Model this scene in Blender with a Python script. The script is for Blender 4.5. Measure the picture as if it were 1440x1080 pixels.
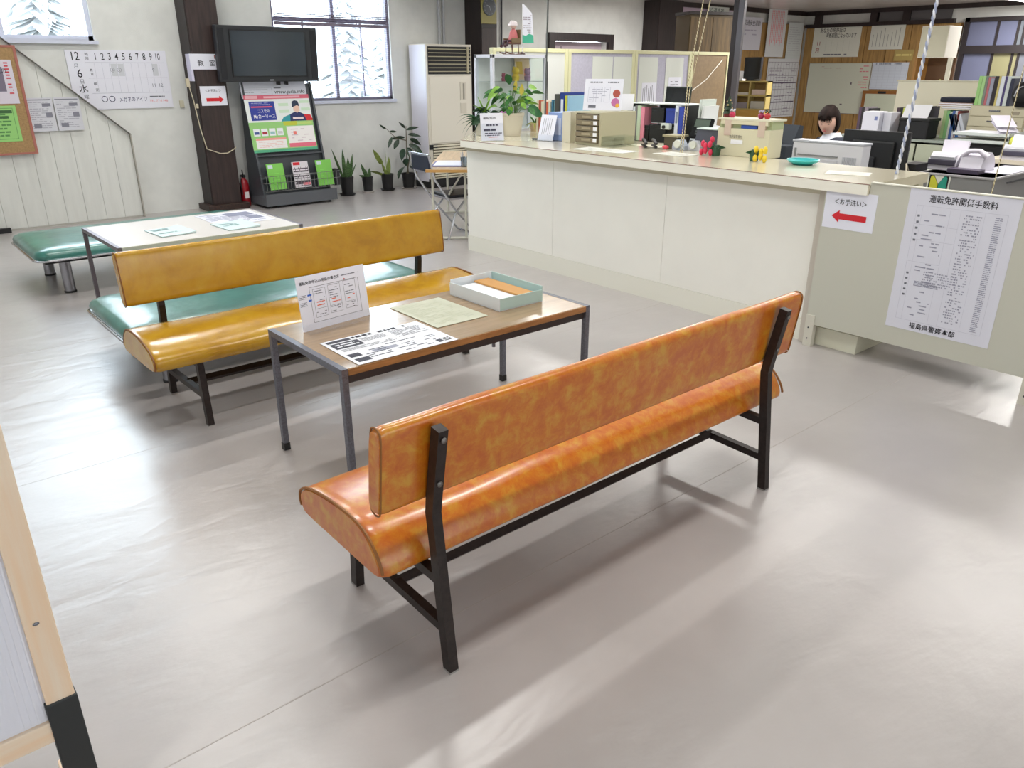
import bpy, bmesh, math, random
from mathutils import Matrix, Vector, noise
random.seed(7)
R = math.radians
for o in list(bpy.data.objects): bpy.data.objects.remove(o)
scn = bpy.context.scene
COL = scn.collection

# ------------------------------------------------------------------ camera
cam_d = bpy.data.cameras.new('camera'); cam = bpy.data.objects.new('camera', cam_d); COL.objects.link(cam)
yaw, pitch, roll = R(40.4438), R(22.3068), R(0.0347)
fw = Vector((math.sin(yaw)*math.cos(pitch), math.cos(yaw)*math.cos(pitch), -math.sin(pitch)))
rt = fw.cross(Vector((0, 0, 1))).normalized(); up = rt.cross(fw)
cm = Matrix((rt, up, -fw)).transposed().to_4x4(); cm.translation = (0, 0, 1.6)
cam.matrix_world = cm
cam_d.sensor_width = 36; cam_d.lens = 1083.4/1440*36; cam_d.clip_start = .02; cam_d.clip_end = 200
scn.camera = cam
# ------------------------------------------------------------------ exposure, sky, daylight
scn.view_settings.view_transform = 'Standard'; scn.view_settings.look = 'None'
scn.view_settings.gamma = 1; scn.view_settings.use_curve_mapping = False
scn.view_settings.exposure = 0.14
wd = bpy.data.worlds.new('overcast_sky'); scn.world = wd; wd.use_nodes = True
bg = wd.node_tree.nodes['Background']; bg.inputs[0].default_value = (.88, .93, 1, 1); bg.inputs[1].default_value = 10.0

def area(name, loc, direction, sx, sy, power, col=(1, 1, 1)):
    l = bpy.data.lights.new(name, 'AREA'); l.shape = 'RECTANGLE'; l.size = sx; l.size_y = sy; l.energy = power; l.color = col
    o = bpy.data.objects.new(name, l); COL.objects.link(o); o.location = loc
    o.rotation_euler = Vector(direction).to_track_quat('-Z', 'Y').to_euler()
    return o
# daylight that enters by the glazed fronts behind and to the left of the camera
area('daylight_behind', (0.8, -2.85, 1.9), (0, 1, -.06), 6.0, 2.2, 62, (.97, .98, 1))
area('daylight_left', (-2.85, 3.0, 2.0), (1, 0, -.08), 6.0, 2.0, 30, (.97, .98, 1))
# ------------------------------------------------------------------ materials
def lin(c):
    c = c/255
    return c/12.92 if c <= .04045 else ((c+.055)/1.055)**2.4
def rgb(c): return (lin(c[0]), lin(c[1]), lin(c[2]), 1)
_M = {}
def mat(c, rough=.6, metal=0.0, name=None, spec=.5, noise_amt=0, nscale=20, bump=0, bscale=60, emit=0, coat=0, alpha=1, stretch=(1,1,1), c2=None, detail=3):
    key = (tuple(c), rough, metal, spec, noise_amt, nscale, bump, bscale, emit, coat, alpha, stretch, tuple(c2) if c2 else None, detail)
    if key in _M: return _M[key]
    m = bpy.data.materials.new(name or 'surface'); m.use_nodes = True
    nt = m.node_tree; b = nt.nodes['Principled BSDF']
    b.inputs['Base Color'].default_value = rgb(c); b.inputs['Roughness'].default_value = rough
    b.inputs['Metallic'].default_value = metal; b.inputs['Specular IOR Level'].default_value = spec
    b.inputs['Coat Weight'].default_value = coat; b.inputs['Coat Roughness'].default_value = .12
    b.inputs['Alpha'].default_value = alpha
    if emit:
        b.inputs['Emission Color'].default_value = rgb(c); b.inputs['Emission Strength'].default_value = emit
    if noise_amt or bump or c2:
        tc = nt.nodes.new('ShaderNodeTexCoord'); mp = nt.nodes.new('ShaderNodeMapping'); mp.inputs['Scale'].default_value = stretch
        nt.links.new(tc.outputs['Object'], mp.inputs[0])
    if noise_amt or c2:
        n = nt.nodes.new('ShaderNodeTexNoise'); n.inputs['Scale'].default_value = nscale; n.inputs['Detail'].default_value = detail
        n.inputs['Roughness'].default_value = .6
        nt.links.new(mp.outputs[0], n.inputs[0])
        r = nt.nodes.new('ShaderNodeValToRGB'); r.color_ramp.elements[0].position = .35; r.color_ramp.elements[1].position = .65
        if c2: a, d = rgb(c), rgb(c2)
        else:
            k = noise_amt; a = rgb([max(0, v*(1-k)) for v in c]); d = rgb([min(255, v*(1+k*.6)) for v in c])
        r.color_ramp.elements[0].color = a; r.color_ramp.elements[1].color = d
        nt.links.new(n.outputs['Fac'], r.inputs[0]); nt.links.new(r.outputs[0], b.inputs['Base Color'])
    if bump:
        n2 = nt.nodes.new('ShaderNodeTexNoise'); n2.inputs['Scale'].default_value = bscale
        nt.links.new(mp.outputs[0], n2.inputs[0])
        bp = nt.nodes.new('ShaderNodeBump'); bp.inputs['Strength'].default_value = bump; bp.inputs['Distance'].default_value = .01
        nt.links.new(n2.outputs['Fac'], bp.inputs['Height']); nt.links.new(bp.outputs[0], b.inputs['Normal'])
    _M[key] = m
    return m
def glass(tint=(235, 245, 245), g=.1):
    key = ('glass', tuple(tint), g)
    if key in _M: return _M[key]
    m = bpy.data.materials.new('clear_glass'); m.use_nodes = True; nt = m.node_tree; nt.nodes.clear()
    o = nt.nodes.new('ShaderNodeOutputMaterial'); mx = nt.nodes.new('ShaderNodeMixShader'); t = nt.nodes.new('ShaderNodeBsdfTransparent')
    gl = nt.nodes.new('ShaderNodeBsdfGlossy'); gl.inputs['Roughness'].default_value = .05; t.inputs[0].default_value = rgb(tint)
    mx.inputs[0].default_value = g; nt.links.new(t.outputs[0], mx.inputs[1]); nt.links.new(gl.outputs[0], mx.inputs[2]); nt.links.new(mx.outputs[0], o.inputs[0])
    _M[key] = m; return m

WHITE = mat((232, 232, 236), .55); PAPER = mat((226, 227, 238), .7); INK = mat((38, 38, 46), .8); INK2 = mat((110, 112, 122), .8)
REDINK = mat((205, 40, 50), .8); PINK = mat((228, 128, 140), .7)
BLACK = mat((24, 24, 27), .45); DGREY = mat((62, 64, 70), .5); MGREY = mat((128, 130, 132), .5); LGREY = mat((190, 192, 196), .5)
CREAM = mat((226, 221, 200), .5); CREAM2 = mat((205, 200, 178), .5); BLUE = mat((40, 70, 150), .5); GREEN = mat((60, 130, 80), .5)
CHROME = mat((200, 202, 208), .18, 1.0); STEEL = mat((128, 130, 138), .35, .8, noise_amt=.12, nscale=90)
DARKWOOD = mat((52, 38, 36), .45, noise_amt=.25, nscale=6, stretch=(6, 6, .6), bump=.1)
DARKWOOD2 = mat((38, 27, 27), .5, noise_amt=.25, nscale=6, stretch=(6, 6, .6))
BROWNWOOD = mat((158, 124, 72), .5, noise_amt=.12, nscale=5, stretch=(5, 5, .5))
WALL = mat((219, 220, 216), .85, noise_amt=.03, nscale=3, bump=.15, bscale=180)

# ------------------------------------------------------------------ mesh building
W = {}
class MB:
    def __init__(s): s.bm = bmesh.new(); s.sm = False
    def box(s, a, b, bev=0, M=None, taper=None):
        x0, y0, z0 = a; x1, y1, z1 = b
        vs = [s.bm.verts.new(p) for p in ((x0, y0, z0), (x1, y0, z0), (x1, y1, z0), (x0, y1, z0), (x0, y0, z1), (x1, y0, z1), (x1, y1, z1), (x0, y1, z1))]
        if taper:
            cx, cy = (x0+x1)/2, (y0+y1)/2
            for v in vs[4:]: v.co.x = cx+(v.co.x-cx)*taper; v.co.y = cy+(v.co.y-cy)*taper
        fs = [s.bm.faces.new([vs[i] for i in f]) for f in ((3, 2, 1, 0), (4, 5, 6, 7), (0, 1, 5, 4), (1, 2, 6, 5), (2, 3, 7, 6), (3, 0, 4, 7))]
        if bev:
            es = {e for f in fs for e in f.edges}
            r = bmesh.ops.bevel(s.bm, geom=list(es), offset=bev, segments=2, profile=.6, affect='EDGES')
            vs = list({v for f in r['faces'] for v in f.verts} | {v for v in vs if v.is_valid})
        if M is not None:
            for v in vs: v.co = M @ v.co
        return s
    def ring(s, c, u, v, ru, rv, n):
        return [s.bm.verts.new(c+u*math.cos(2*math.pi*i/n)*ru+v*math.sin(2*math.pi*i/n)*rv) for i in range(n)]
    def loft(s, rings, caps=True):
        for a, b in zip(rings, rings[1:]):
            n = len(a)
            for i in range(n): s.bm.faces.new((a[i], a[(i+1) % n], b[(i+1) % n], b[i]))
        if caps:
            s.bm.faces.new(rings[0][::-1]); s.bm.faces.new(rings[-1])
        return s
    def tube(s, pts, r, n=8, sq=None):
        """round tube, or a square one of (w, d) when sq is given"""
        pts = [Vector(p) for p in pts]; rs = r if isinstance(r, (list, tuple)) else [r]*len(pts); rings = []
        u = None
        for i, p in enumerate(pts):
            d = (pts[min(i+1, len(pts)-1)]-pts[max(i-1, 0)]).normalized()
            if u is None:
                u = d.orthogonal() if abs(d.x) > .9 else Vector((1, 0, 0))-d*d.x
            u = (u-d*u.dot(d)).normalized(); v = d.cross(u)
            if sq: rings.append([s.bm.verts.new(p+u*a*sq[0]/2+v*b*sq[1]/2) for a, b in ((-1, -1), (1, -1), (1, 1), (-1, 1))])
            else: rings.append(s.ring(p, u, v, rs[i], rs[i], n))
        if not sq: s.sm = True
        return s.loft(rings)
    def lathe(s, prof, c=(0, 0, 0), n=20, sy=1):
        c = Vector(c); rings = [s.ring(c+Vector((0, 0, z)), Vector((1, 0, 0)), Vector((0, sy, 0)), r, r, n) for r, z in prof]
        s.sm = True
        return s.loft(rings)
    def ball(s, c, r, n=12, m=8, M=None):
        c = Vector(c); r = r if isinstance(r, (tuple, list)) else (r, r, r)
        vs = bmesh.ops.create_uvsphere(s.bm, u_segments=n, v_segments=m, radius=1)['verts']
        for v in vs:
            q = Vector((v.co.x*r[0], v.co.y*r[1], v.co.z*r[2])); v.co = c+((M @ q) if M is not None else q)
        s.sm = True; return s
    def poly(s, pts, h=.001):
        """flat outline in XY given a small thickness along z"""
        a = [s.bm.verts.new((p[0], p[1], (p[2] if len(p) > 2 else 0))) for p in pts]; b = [s.bm.verts.new((p[0], p[1], (p[2] if len(p) > 2 else 0)+h)) for p in pts]
        return s.loft([a, b])
    def prism(s, pts, axis, a0, a1):
        """outline pts (in the two other axes) pushed along axis from a0 to a1"""
        def mk(p, t): return {'x': (t, p[0], p[1]), 'y': (p[0], t, p[1]), 'z': (p[0], p[1], t)}[axis]
        return s.loft([[s.bm.verts.new(mk(p, a0)) for p in pts], [s.bm.verts.new(mk(p, a1)) for p in pts]])
    def quad(s, *p): s.bm.faces.new([s.bm.verts.new(q) for q in p]); return s
    def T(s, M):
        for v in s.bm.verts: v.co = M @ v.co
        return s
    def mesh(s, name, m):
        me = bpy.data.meshes.new(name); bmesh.ops.recalc_face_normals(s.bm, faces=s.bm.faces)
        if s.sm:
            for f in s.bm.faces: f.smooth = True
            for e in s.bm.edges:
                if len(e.link_faces) == 2 and e.calc_face_angle(0) > R(42): e.smooth = False
        s.bm.to_mesh(me); s.bm.free(); me.materials.append(m); return me
    def build(s, name, m, parent=None, world=False, label=None, loc=None):
        """world=True: the vertices are world coordinates"""
        if parent is not None:
            if world: s.T(W[parent].inverted())
            o = bpy.data.objects.new(name, s.mesh(name, m)); COL.objects.link(o); o.parent = parent; W[o] = W[parent].copy()
        else:
            vs = [v.co.copy() for v in s.bm.verts]
            c = Vector(((min(v.x for v in vs)+max(v.x for v in vs))/2, (min(v.y for v in vs)+max(v.y for v in vs))/2, min(v.z for v in vs)))
            s.T(Matrix.Translation(-c)); o = bpy.data.objects.new(name, s.mesh(name, m)); COL.objects.link(o); o.location = c; W[o] = Matrix.Translation(c)
        if label: o['label'] = label
        return o
def tag(o, label=None, cat=None, group=None, kind=None):
    if label: o['label'] = label
    if cat: o['category'] = cat
    if group: o['group'] = group
    if kind: o['kind'] = kind
    return o
def thing(name, label, cat, loc=(0, 0, 0), rz=0, group=None, M=None):
    o = bpy.data.objects.new(name, None); o.empty_display_size = .1; COL.objects.link(o)
    m = M if M is not None else Matrix.Translation(loc) @ Matrix.Rotation(rz, 4, 'Z')
    o.matrix_world = m; W[o] = m.copy(); tag(o, label, cat, group); return o
def struct(o): o['kind'] = 'structure'; return o
def put(o, M): o.matrix_world = M; W[o] = M.copy(); return o
def fr(o, n=(0, 0, 1), u=(0, 0, 1)):
    """frame with origin o, z axis n (out of the sheet), y axis near u"""
    n = Vector(n).normalized(); u = Vector(u)
    x = u.cross(n).normalized(); y = n.cross(x)
    M = Matrix((x, y, n)).transposed().to_4x4(); M.translation = o; return M
NY, NX, UZ = (0, -1, 0), (-1, 0, 0), (0, 0, 1)
def sheet(name, M, w, h, m, label, cat, t=.002, group=None, pts=None):
    b = MB()
    if pts: b.poly([(p[0], p[1], -t) for p in pts], t)
    else: b.box((-w/2, -h/2, -t), (w/2, h/2, 0))
    me = b.mesh(name, m); o = bpy.data.objects.new(name, me); COL.objects.link(o)
    put(o, M); return tag(o, label, cat, group)
def txt(par, s, x, y, size, m=None, al='CENTER', z=.0008, name='lettering', w=None, sx=1, rot=0, bold=0):
    cu = bpy.data.curves.new('t', 'FONT'); cu.body = s; cu.size = size; cu.align_x = al; cu.align_y = 'CENTER'; cu.resolution_u = 2
    cu.offset = bold*.35
    o = bpy.data.objects.new('t', cu); COL.objects.link(o)
    dg = bpy.context.evaluated_depsgraph_get(); me = bpy.data.meshes.new_from_object(o.evaluated_get(dg))
    bpy.data.objects.remove(o)
    if w and len(me.vertices):
        xs = [v.co.x for v in me.vertices]; k = w/max(1e-6, max(xs)-min(xs)); sx = k
    me.transform(Matrix.Translation((x, y, z)) @ Matrix.Rotation(rot, 4, 'Z') @ Matrix.Diagonal((sx, 1, 1, 1)))
    me.materials.clear(); me.materials.append(m or INK); me.name = name
    q = bpy.data.objects.new(name, me); COL.objects.link(q); q.parent = par; W[q] = W[par].copy(); return q
def marks(par, rects, m=None, z=.0006, name='print', label=None):
    """small printed areas (x0, y0, x1, y1) on a sheet, one mesh"""
    b = MB()
    for r in rects: b.quad((r[0], r[1], z), (r[2], r[1], z), (r[2], r[3], z), (r[0], r[3], z))
    o = b.build(name, m or INK2, par, label=label)
    if len(rects) > 2: o['kind'] = 'stuff'
    return o
def lines_of_print(x0, y0, x1, y1, rows, ch=.6, fill=.9, gap=.25, seed=1, vertical=False, wmin=1, wmax=5, end=.85):
    rn = random.Random(seed); out = []
    if vertical:
        return [(y0 if 0 else x0+(r[1]-y0)*(x1-x0)/(y1-y0), y1-(r[2]-x0)*(y1-y0)/(x1-x0), x0+(r[3]-y0)*(x1-x0)/(y1-y0), y1-(r[0]-x0)*(y1-y0)/(x1-x0)) for r in lines_of_print(x0, y0, x1, y1, rows, ch, fill, gap, seed, False, wmin, wmax, end)]
    p = (y1-y0)/rows
    for i in range(rows):
        y = y1-p*(i+.5); h = p*ch/2; x = x0; xe = x0+(x1-x0)*rn.uniform(end, 1)
        while x < xe:
            w = p*rn.uniform(wmin, wmax)*.6
            if rn.random() < fill: out.append((x, y-h, min(x+w, xe), y+h))
            x += w+p*gap
    return out
def border(x0, y0, x1, y1, t): return [(x0, y0, x1, y0+t), (x0, y1-t, x1, y1), (x0, y0+t, x0+t, y1-t), (x1-t, y0+t, x1, y1-t)]
def grid(x0, y0, x1, y1, nx, ny, t):
    o = border(x0, y0, x1, y1, t)
    for i in range(1, nx): x = x0+(x1-x0)*i/nx; o.append((x-t/2, y0, x+t/2, y1))
    for i in range(1, ny): y = y0+(y1-y0)*i/ny; o.append((x0, y-t/2, x1, y+t/2))
    return o

# ------------------------------------------------------------------ room shell
fm = mat((175, 169, 167), .3, name='vinyl_floor', noise_amt=.03, nscale=2.2, spec=.7, coat=.5)
nt = fm.node_tree; b_ = nt.nodes['Principled BSDF']; b_.inputs['Coat Roughness'].default_value = .3
tc = nt.nodes.new('ShaderNodeTexCoord')
n1 = nt.nodes.new('ShaderNodeTexNoise'); n1.inputs['Scale'].default_value = 3.2; n1.inputs['Detail'].default_value = 2; n1.inputs['Distortion'].default_value = .6
mp = nt.nodes.new('ShaderNodeMapping'); mp.inputs['Scale'].default_value = (1, 2.2, 1); mp.inputs['Rotation'].default_value = (0, 0, R(20))
n2 = nt.nodes.new('ShaderNodeTexNoise'); n2.inputs['Scale'].default_value = 26; n2.inputs['Detail'].default_value = 3
nt.links.new(tc.outputs['Object'], mp.inputs[0]); nt.links.new(mp.outputs[0], n1.inputs[0]); nt.links.new(mp.outputs[0], n2.inputs[0])
bp1 = nt.nodes.new('ShaderNodeBump'); bp1.inputs['Strength'].default_value = .17; bp1.inputs['Distance'].default_value = .03
bp2 = nt.nodes.new('ShaderNodeBump'); bp2.inputs['Strength'].default_value = .09; bp2.inputs['Distance'].default_value = .008
nt.links.new(n1.outputs[0], bp1.inputs['Height']); nt.links.new(n2.outputs[0], bp2.inputs['Height'])
nt.links.new(bp1.outputs[0], bp2.inputs['Normal']); nt.links.new(bp2.outputs[0], b_.inputs['Normal'])
FX0, FX1, FY0, FY1 = -3, 16.6, -3, 9.8
fl = struct(MB().box((FX0-.2, FY0-.2, -.1), (FX1+.2, FY1+.2, 0)).build('floor', fm))
MB().box((-2.5, 1.62, 0), (4.36, 1.624, .0006)).box((-2.5, 3.44, 0), (4.36, 3.442, .0004)).box((-2.5, 5.26, 0), (4.36, 5.264, .0006)).build('seam', mat((172, 165, 160), .35), fl, True)
ceilm = mat((206, 202, 196), .45, noise_amt=.03, nscale=2)
struct(MB().box((FX0-.2, FY0-.2, 4.8), (6.1, FY1+.2, 4.95)).build('ceiling', ceilm))
oc = struct(MB().box((6.0, FY0-.2, 2.7), (FX1+.2, FY1+.2, 2.85)).build('ceiling', mat((196, 190, 184), .22, noise_amt=.03, nscale=2)))
struct(MB().box((6.0, FY0, 2.85), (6.12, FY1, 4.8)).build('wall_fascia', WALL))
# back wall with its two window openings
def wall_holes(name, x0, x1, z1, holes, y0, y1, m):
    xs = sorted({x0, x1, *[h[0] for h in holes], *[h[1] for h in holes]}); zs = sorted({0, z1, *[h[2] for h in holes], *[h[3] for h in holes]})
    b = MB()
    for i in range(len(xs)-1):
        for j in range(len(zs)-1):
            cx, cz = (xs[i]+xs[i+1])/2, (zs[j]+zs[j+1])/2
            if any(h[0] < cx < h[1] and h[2] < cz < h[3] for h in holes): continue
            b.box((xs[i], y0, zs[j]), (xs[i+1], y1, zs[j+1]))
    bmesh.ops.remove_doubles(b.bm, verts=b.bm.verts, dist=1e-5)
    return struct(b.build(name, m))
w1 = (.05, 2.46, 1.87, 4.2); w2 = (4.5, 6.18, 1.2, 4.4); d1 = (9.2, 10.45, 0, 2.02)
wall_holes('wall_back', FX0, FX1, 4.8, [w1, w2, d1], 9.8, 10.0, WALL)
struct(MB().box((FX0-.2, FY0, 0), (FX0, FY1+.2, 4.8)).build('wall_left', WALL))
struct(MB().box((FX0, FY0-.2, 0), (FX1, FY0, 4.8)).build('wall_front', WALL))
struct(MB().box((FX1, FY0, 0), (FX1+.2, FY1+.2, 4.8)).build('wall_right', WALL))
GL = glass((240, 246, 248), .06)
ALU = mat((206, 210, 226), .4)
ALU2 = mat((118, 112, 128), .5)
def window(name, h, xs, zs, m, depth=.06, fw_=.045):
    x0, x1, z0, z1 = h; y = 9.86
    b = MB()
    b.box((x0, y-.03, z0), (x1, y+.04, z0+fw_)).box((x0, y-.03, z1-fw_), (x1, y+.04, z1)).box((x0, y-.03, z0), (x0+fw_, y+.04, z1)).box((x1-fw_, y-.03, z0), (x1, y+.04, z1))
    w = struct(b.build(name, m))
    for x in xs: MB().box((x-.022, y-.02, z0+fw_), (x+.022, y+.03, z1-fw_)).build('mullion', m, w, True)
    for z in zs: MB().box((x0+fw_, y-.02, z-.022), (x1-fw_, y+.03, z+.022)).build('transom', m, w, True)
    X = [x0+fw_]+list(xs)+[x1-fw_]; Z = [z0+fw_]+list(zs)+[z1-fw_]
    for i in range(len(X)-1):
        for j in range(len(Z)-1): MB().box((X[i], y, Z[j]), (X[i+1], y+.004, Z[j+1])).build('pane', GL, w, True)
    MB().box((x0-.03, 9.76, z0-.035), (x1+.03, 9.86, z0)).build('window_sill', ALU, w, True)
    return w
window('window_1', w1, [.85, 1.62], [3.0], ALU)
win2 = window('window_2', w2, [5.35], [2.16, 3.2], ALU2, fw_=.035)
for x in (4.93, 5.76): MB().box((x-.008, 9.85, 1.24), (x+.008, 9.88, 2.14)).build('mullion', ALU2, win2, True)
bl = thing('venetian_blind', 'grey venetian blind gathered in the right window above the television', 'blind', (5.34, 9.8, 1.24))
MB().box((4.53, 9.775, 2.09), (6.15, 9.81, 2.13)).build('bottom_rail', mat((120, 110, 126), .6), bl, True)
for i in range(5): MB().box((4.53, 9.77, 2.135+i*.02), (6.15, 9.812, 2.145+i*.02)).build('slat', mat((118, 108, 124), .6), bl, True)
SL = mat((196, 192, 208), .6)
sm_ = None
for z0_, z1_ in ((1.26, 2.08), (2.25, 3.1)):
    z = z0_
    while z < z1_:
        if sm_ is None:
            o = MB().box((4.54, 9.785, z), (6.14, 9.81, z+.0016)).build('slat', SL, bl, True); sm_ = (o.data, z)
        else:
            o = bpy.data.objects.new('slat', sm_[0]); COL.objects.link(o); o.parent = bl; o.location.z = z-sm_[1]
        z += .026
# far door behind the partitions, wall rails
dr = struct(MB().box((9.08, 9.74, 2.0), (10.57, 9.8, 2.12)).box((9.08, 9.74, 0), (9.2, 9.8, 2.0)).box((10.45, 9.74, 0), (10.57, 9.8, 2.0)).build('door_1', DARKWOOD2))
MB().box((9.2, 9.92, 0), (10.45, 9.96, 2.0)).box((9.5, 9.9, .1), (10.2, 9.92, 1.93)).build('door_panel', mat((165, 150, 158), .6), dr, True)
struct(MB().box((11.6, 9.72, 2.62), (16.6, 9.8, 2.7)).build('trim_1', DARKWOOD2))
struct(MB().box((16.52, 5.2, 2.62), (16.6, 9.72, 2.7)).build('trim_2', DARKWOOD2))
struct(MB().box((16.5, 6.7, 2.38), (16.6, 9.72, 2.45)).build('trim_3', DARKWOOD2))
for i, y in enumerate((9.45, 8.25, 7.6)): struct(MB().box((16.5, y-.07, 2.45), (16.6, y+.07, 2.62)).build('trim_%d' % (4+i), DARKWOOD2))
struct(MB().box((16.55, 6.78, 2.45), (16.58, 8.15, 2.62)).build('trim_7', mat((92, 90, 92), .6)))
struct(MB().box((-3, 9.55, 0), (1.25, 9.6, .05)).build('baseboard_back', BLACK))
# brown panelled office walls, built panel by panel
pw = struct(MB().box((16.565, 6.55, 0), (16.6, 9.7, 2.38)).build('wall_panelling', mat((120, 84, 40), .5)))
for i in range(7):
    y = 6.57+i*.448
    MB().box((16.545, y+.006, .05), (16.57, y+.44, 2.37)).build('panel', BROWNWOOD, pw, True)
pw2 = struct(MB().box((14.2, 9.765, 0), (16.55, 9.8, 2.45)).build('wall_panelling', mat((120, 84, 40), .5)))
for i in range(5):
    x = 14.22+i*.466
    MB().box((x+.006, 9.75, .05), (x+.458, 9.77, 2.44)).build('panel', BROWNWOOD, pw2, True)

# ------------------------------------------------------------------ boarded stair side with its sloping top
BW = mat((214, 215, 210), .6, noise_amt=.025, nscale=4, stretch=(3, 3, .4))
def topz(x): return 1.864-(x-1.575)*(1.864-.919)/(2.6-1.575)
sw = struct(MB().prism([(-2.9, 0), (2.6, 0), (2.6, .90), (1.0, topz(1.0)-.02), (-.3, topz(-.3)-.02), (-2.9, topz(-.3)-.02)], 'y', 9.66, 9.78).build('wall_stair', mat((200, 198, 190), .7)))
x = 2.6; k = 0
while x > -.2:
    xa = x-.196
    MB().prism([(xa+.0015, .02), (x-.0015, .02), (x-.0015, topz(x)), (xa+.0015, topz(xa))], 'y', 9.65, 9.662).build('board', BW, sw, True)
    x = xa; k += 1
MB().prism([(-.4, topz(-.4)), (2.61, topz(2.61)), (2.61, topz(2.61)+.01), (-.4, topz(-.4)+.01)], 'y', 9.61, 9.79).build('capping', mat((110, 106, 102), .5), sw, True)
MB().box((2.6, 9.615, 0), (2.612, 9.79, .92)).build('end_strip', mat((170, 166, 156), .5), sw, True)

# pillars
def pillar(x0, x1, y0, y1, z1, label, base=True, m=DARKWOOD, m2=DARKWOOD2):
    p = thing('pillar', label, 'pillar', ((x0+x1)/2, (y0+y1)/2, 0))
    MB().box((x0, y0+.01, 0), (x1, y1, z1)).build('shaft', m2, p, True)
    MB().box((x0+.015, y0, .0), (x1-.0, y0+.012, z1), .003).build('front_board', m, p, True)
    if base: MB().box((x0-.07, y0-.06, 0), (x1+.08, y1, .07), .008).build('plinth', mat((56, 38, 32), .5, noise_amt=.3, nscale=30), p, True)
    return p
pillar(3.36, 3.72, 9.5, 9.79, 4.78, 'dark brown boxed pillar left of the television, carrying two paper signs')
pillar(7.45, 7.74, 9.42, 9.79, 2.68, 'dark brown pillar with a clock, right of the tall heater')
pillar(11.35, 12.0, 9.45, 9.79, 2.68, 'near-black pillar on the far wall behind the partition screens', base=False, m=DARKWOOD2)
def conduit(x, r, label, m, z0=0):
    tag(MB().tube([(x, 9.79-r, z0), (x, 9.79-r, 2.69)], r, 8).build('conduit', m), label, 'pipe')
conduit(6.98, .018, 'light grey pipe running up the wall behind the tall heater, left one', LGREY, .3)
conduit(7.06, .018, 'light grey pipe running up the wall behind the tall heater, right one', LGREY, .3)
conduit(8.02, .012, 'thin dark pipe on the wall right of the clock pillar, left one', DGREY, .3)
conduit(8.13, .012, 'thin dark pipe on the wall right of the clock pillar, right one', DGREY, .3)
pl = thing('steel_post', 'slim dark grey steel post behind the four-hole pigeonhole shelf', 'post', (9.0, 6.27, 0))
MB().box((8.948, 6.2, 0), (9.0, 6.27, 2.69)).build('dark_side', DARKWOOD2, pl, True)
MB().box((8.95, 6.12, 0), (9.0, 6.2, 2.69), .003).build('grey_side', mat((92, 88, 92), .4, .2), pl, True)

# ------------------------------------------------------------------ outside the windows
struct(MB().box((-25, 10.2, -.3), (40, 70, -.15)).build('ground', mat((225, 228, 232), .9)))
def conifer(x, y, h, r, label):
    t = thing('conifer', label, 'tree', (x, y, -.15))
    MB().tube([(x, y, -.15), (x, y, h*.9)], [.18, .04], 7).build('trunk', mat((180, 178, 178), .9), t, True)
    b = MB(); rn = random.Random(int(x*10))
    for k in range(16):
        z = h*(.10+.055*k); rr = r*(1-k/16.5)
        for a in range(22):
            an = a*math.tau/22+rn.random(); L = rr*rn.uniform(.7, 1.1)
            p = Vector((x, y, z+h*.07)); q = Vector((x+math.cos(an)*L, y+math.sin(an)*L, z-rn.random()*.2)); s = Vector((-math.sin(an), math.cos(an), 0))*L*.22
            m_ = (p+q)/2+Vector((0, 0, .05))
            b.quad(p, m_+s, q, m_-s)
    o = b.build('foliage', mat((205, 206, 206), .9, noise_amt=.05, nscale=3), t, True); return t
conifer(14.6, 26, 5.6, 1.5, 'pale conifer outside the right window, the taller one')
conifer(18.0, 29, 5.0, 1.3, 'pale conifer outside the right window, the shorter one right of the taller')
conifer(4.1, 20.5, 4.3, 1.9, 'spreading pale pine outside the upper left window')
# ------------------------------------------------------------------ upholstered benches
def vinyl(name, c1, c2, c3, sc=9, rough=.26):
    m = bpy.data.materials.new(name); m.use_nodes = True; nt = m.node_tree; b = nt.nodes['Principled BSDF']
    tc = nt.nodes.new('ShaderNodeTexCoord')
    n = nt.nodes.new('ShaderNodeTexNoise'); n.inputs['Scale'].default_value = sc; n.inputs['Detail'].default_value = 7; n.inputs['Roughness'].default_value = .68; n.inputs['Distortion'].default_value = .35
    r = nt.nodes.new('ShaderNodeValToRGB'); e = r.color_ramp.elements; e[0].position = .36; e[0].color = rgb(c1); e[1].position = .66; e[1].color = rgb(c3)
    k = e.new(.5); k.color = rgb(c2)
    nt.links.new(tc.outputs['Object'], n.inputs[0]); nt.links.new(n.outputs['Fac'], r.inputs[0]); nt.links.new(r.outputs[0], b.inputs['Base Color'])
    n2 = nt.nodes.new('ShaderNodeTexNoise'); n2.inputs['Scale'].default_value = 7; n2.inputs['Detail'].default_value = 2; nt.links.new(tc.outputs['Object'], n2.inputs[0])
    bp = nt.nodes.new('ShaderNodeBump'); bp.inputs['Strength'].default_value = .25; bp.inputs['Distance'].default_value = .02
    nt.links.new(n2.outputs['Fac'], bp.inputs['Height']); nt.links.new(bp.outputs[0], b.inputs['Normal'])
    b.inputs['Coat Weight'].default_value = .45; b.inputs['Coat Roughness'].default_value = .16
    b.inputs['Roughness'].default_value = rough; b.inputs['Specular IOR Level'].default_value = .6
    return m
ORANGE = vinyl('orange_vinyl', (188, 92, 14), (198, 113, 20), (204, 147, 42), 19, .3)
YELLOW = vinyl('yellow_vinyl', (170, 122, 10), (186, 139, 16), (194, 152, 30), 5)
TEAL = vinyl('teal_vinyl', (44, 106, 95), (56, 120, 110), (72, 134, 126), 3, .3)
PIPE_O = mat((142, 90, 36), .5); PIPE_Y = mat((130, 78, 20), .4)
IRON = mat((44, 36, 34), .42, .3, noise_amt=.2, nscale=60)
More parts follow.
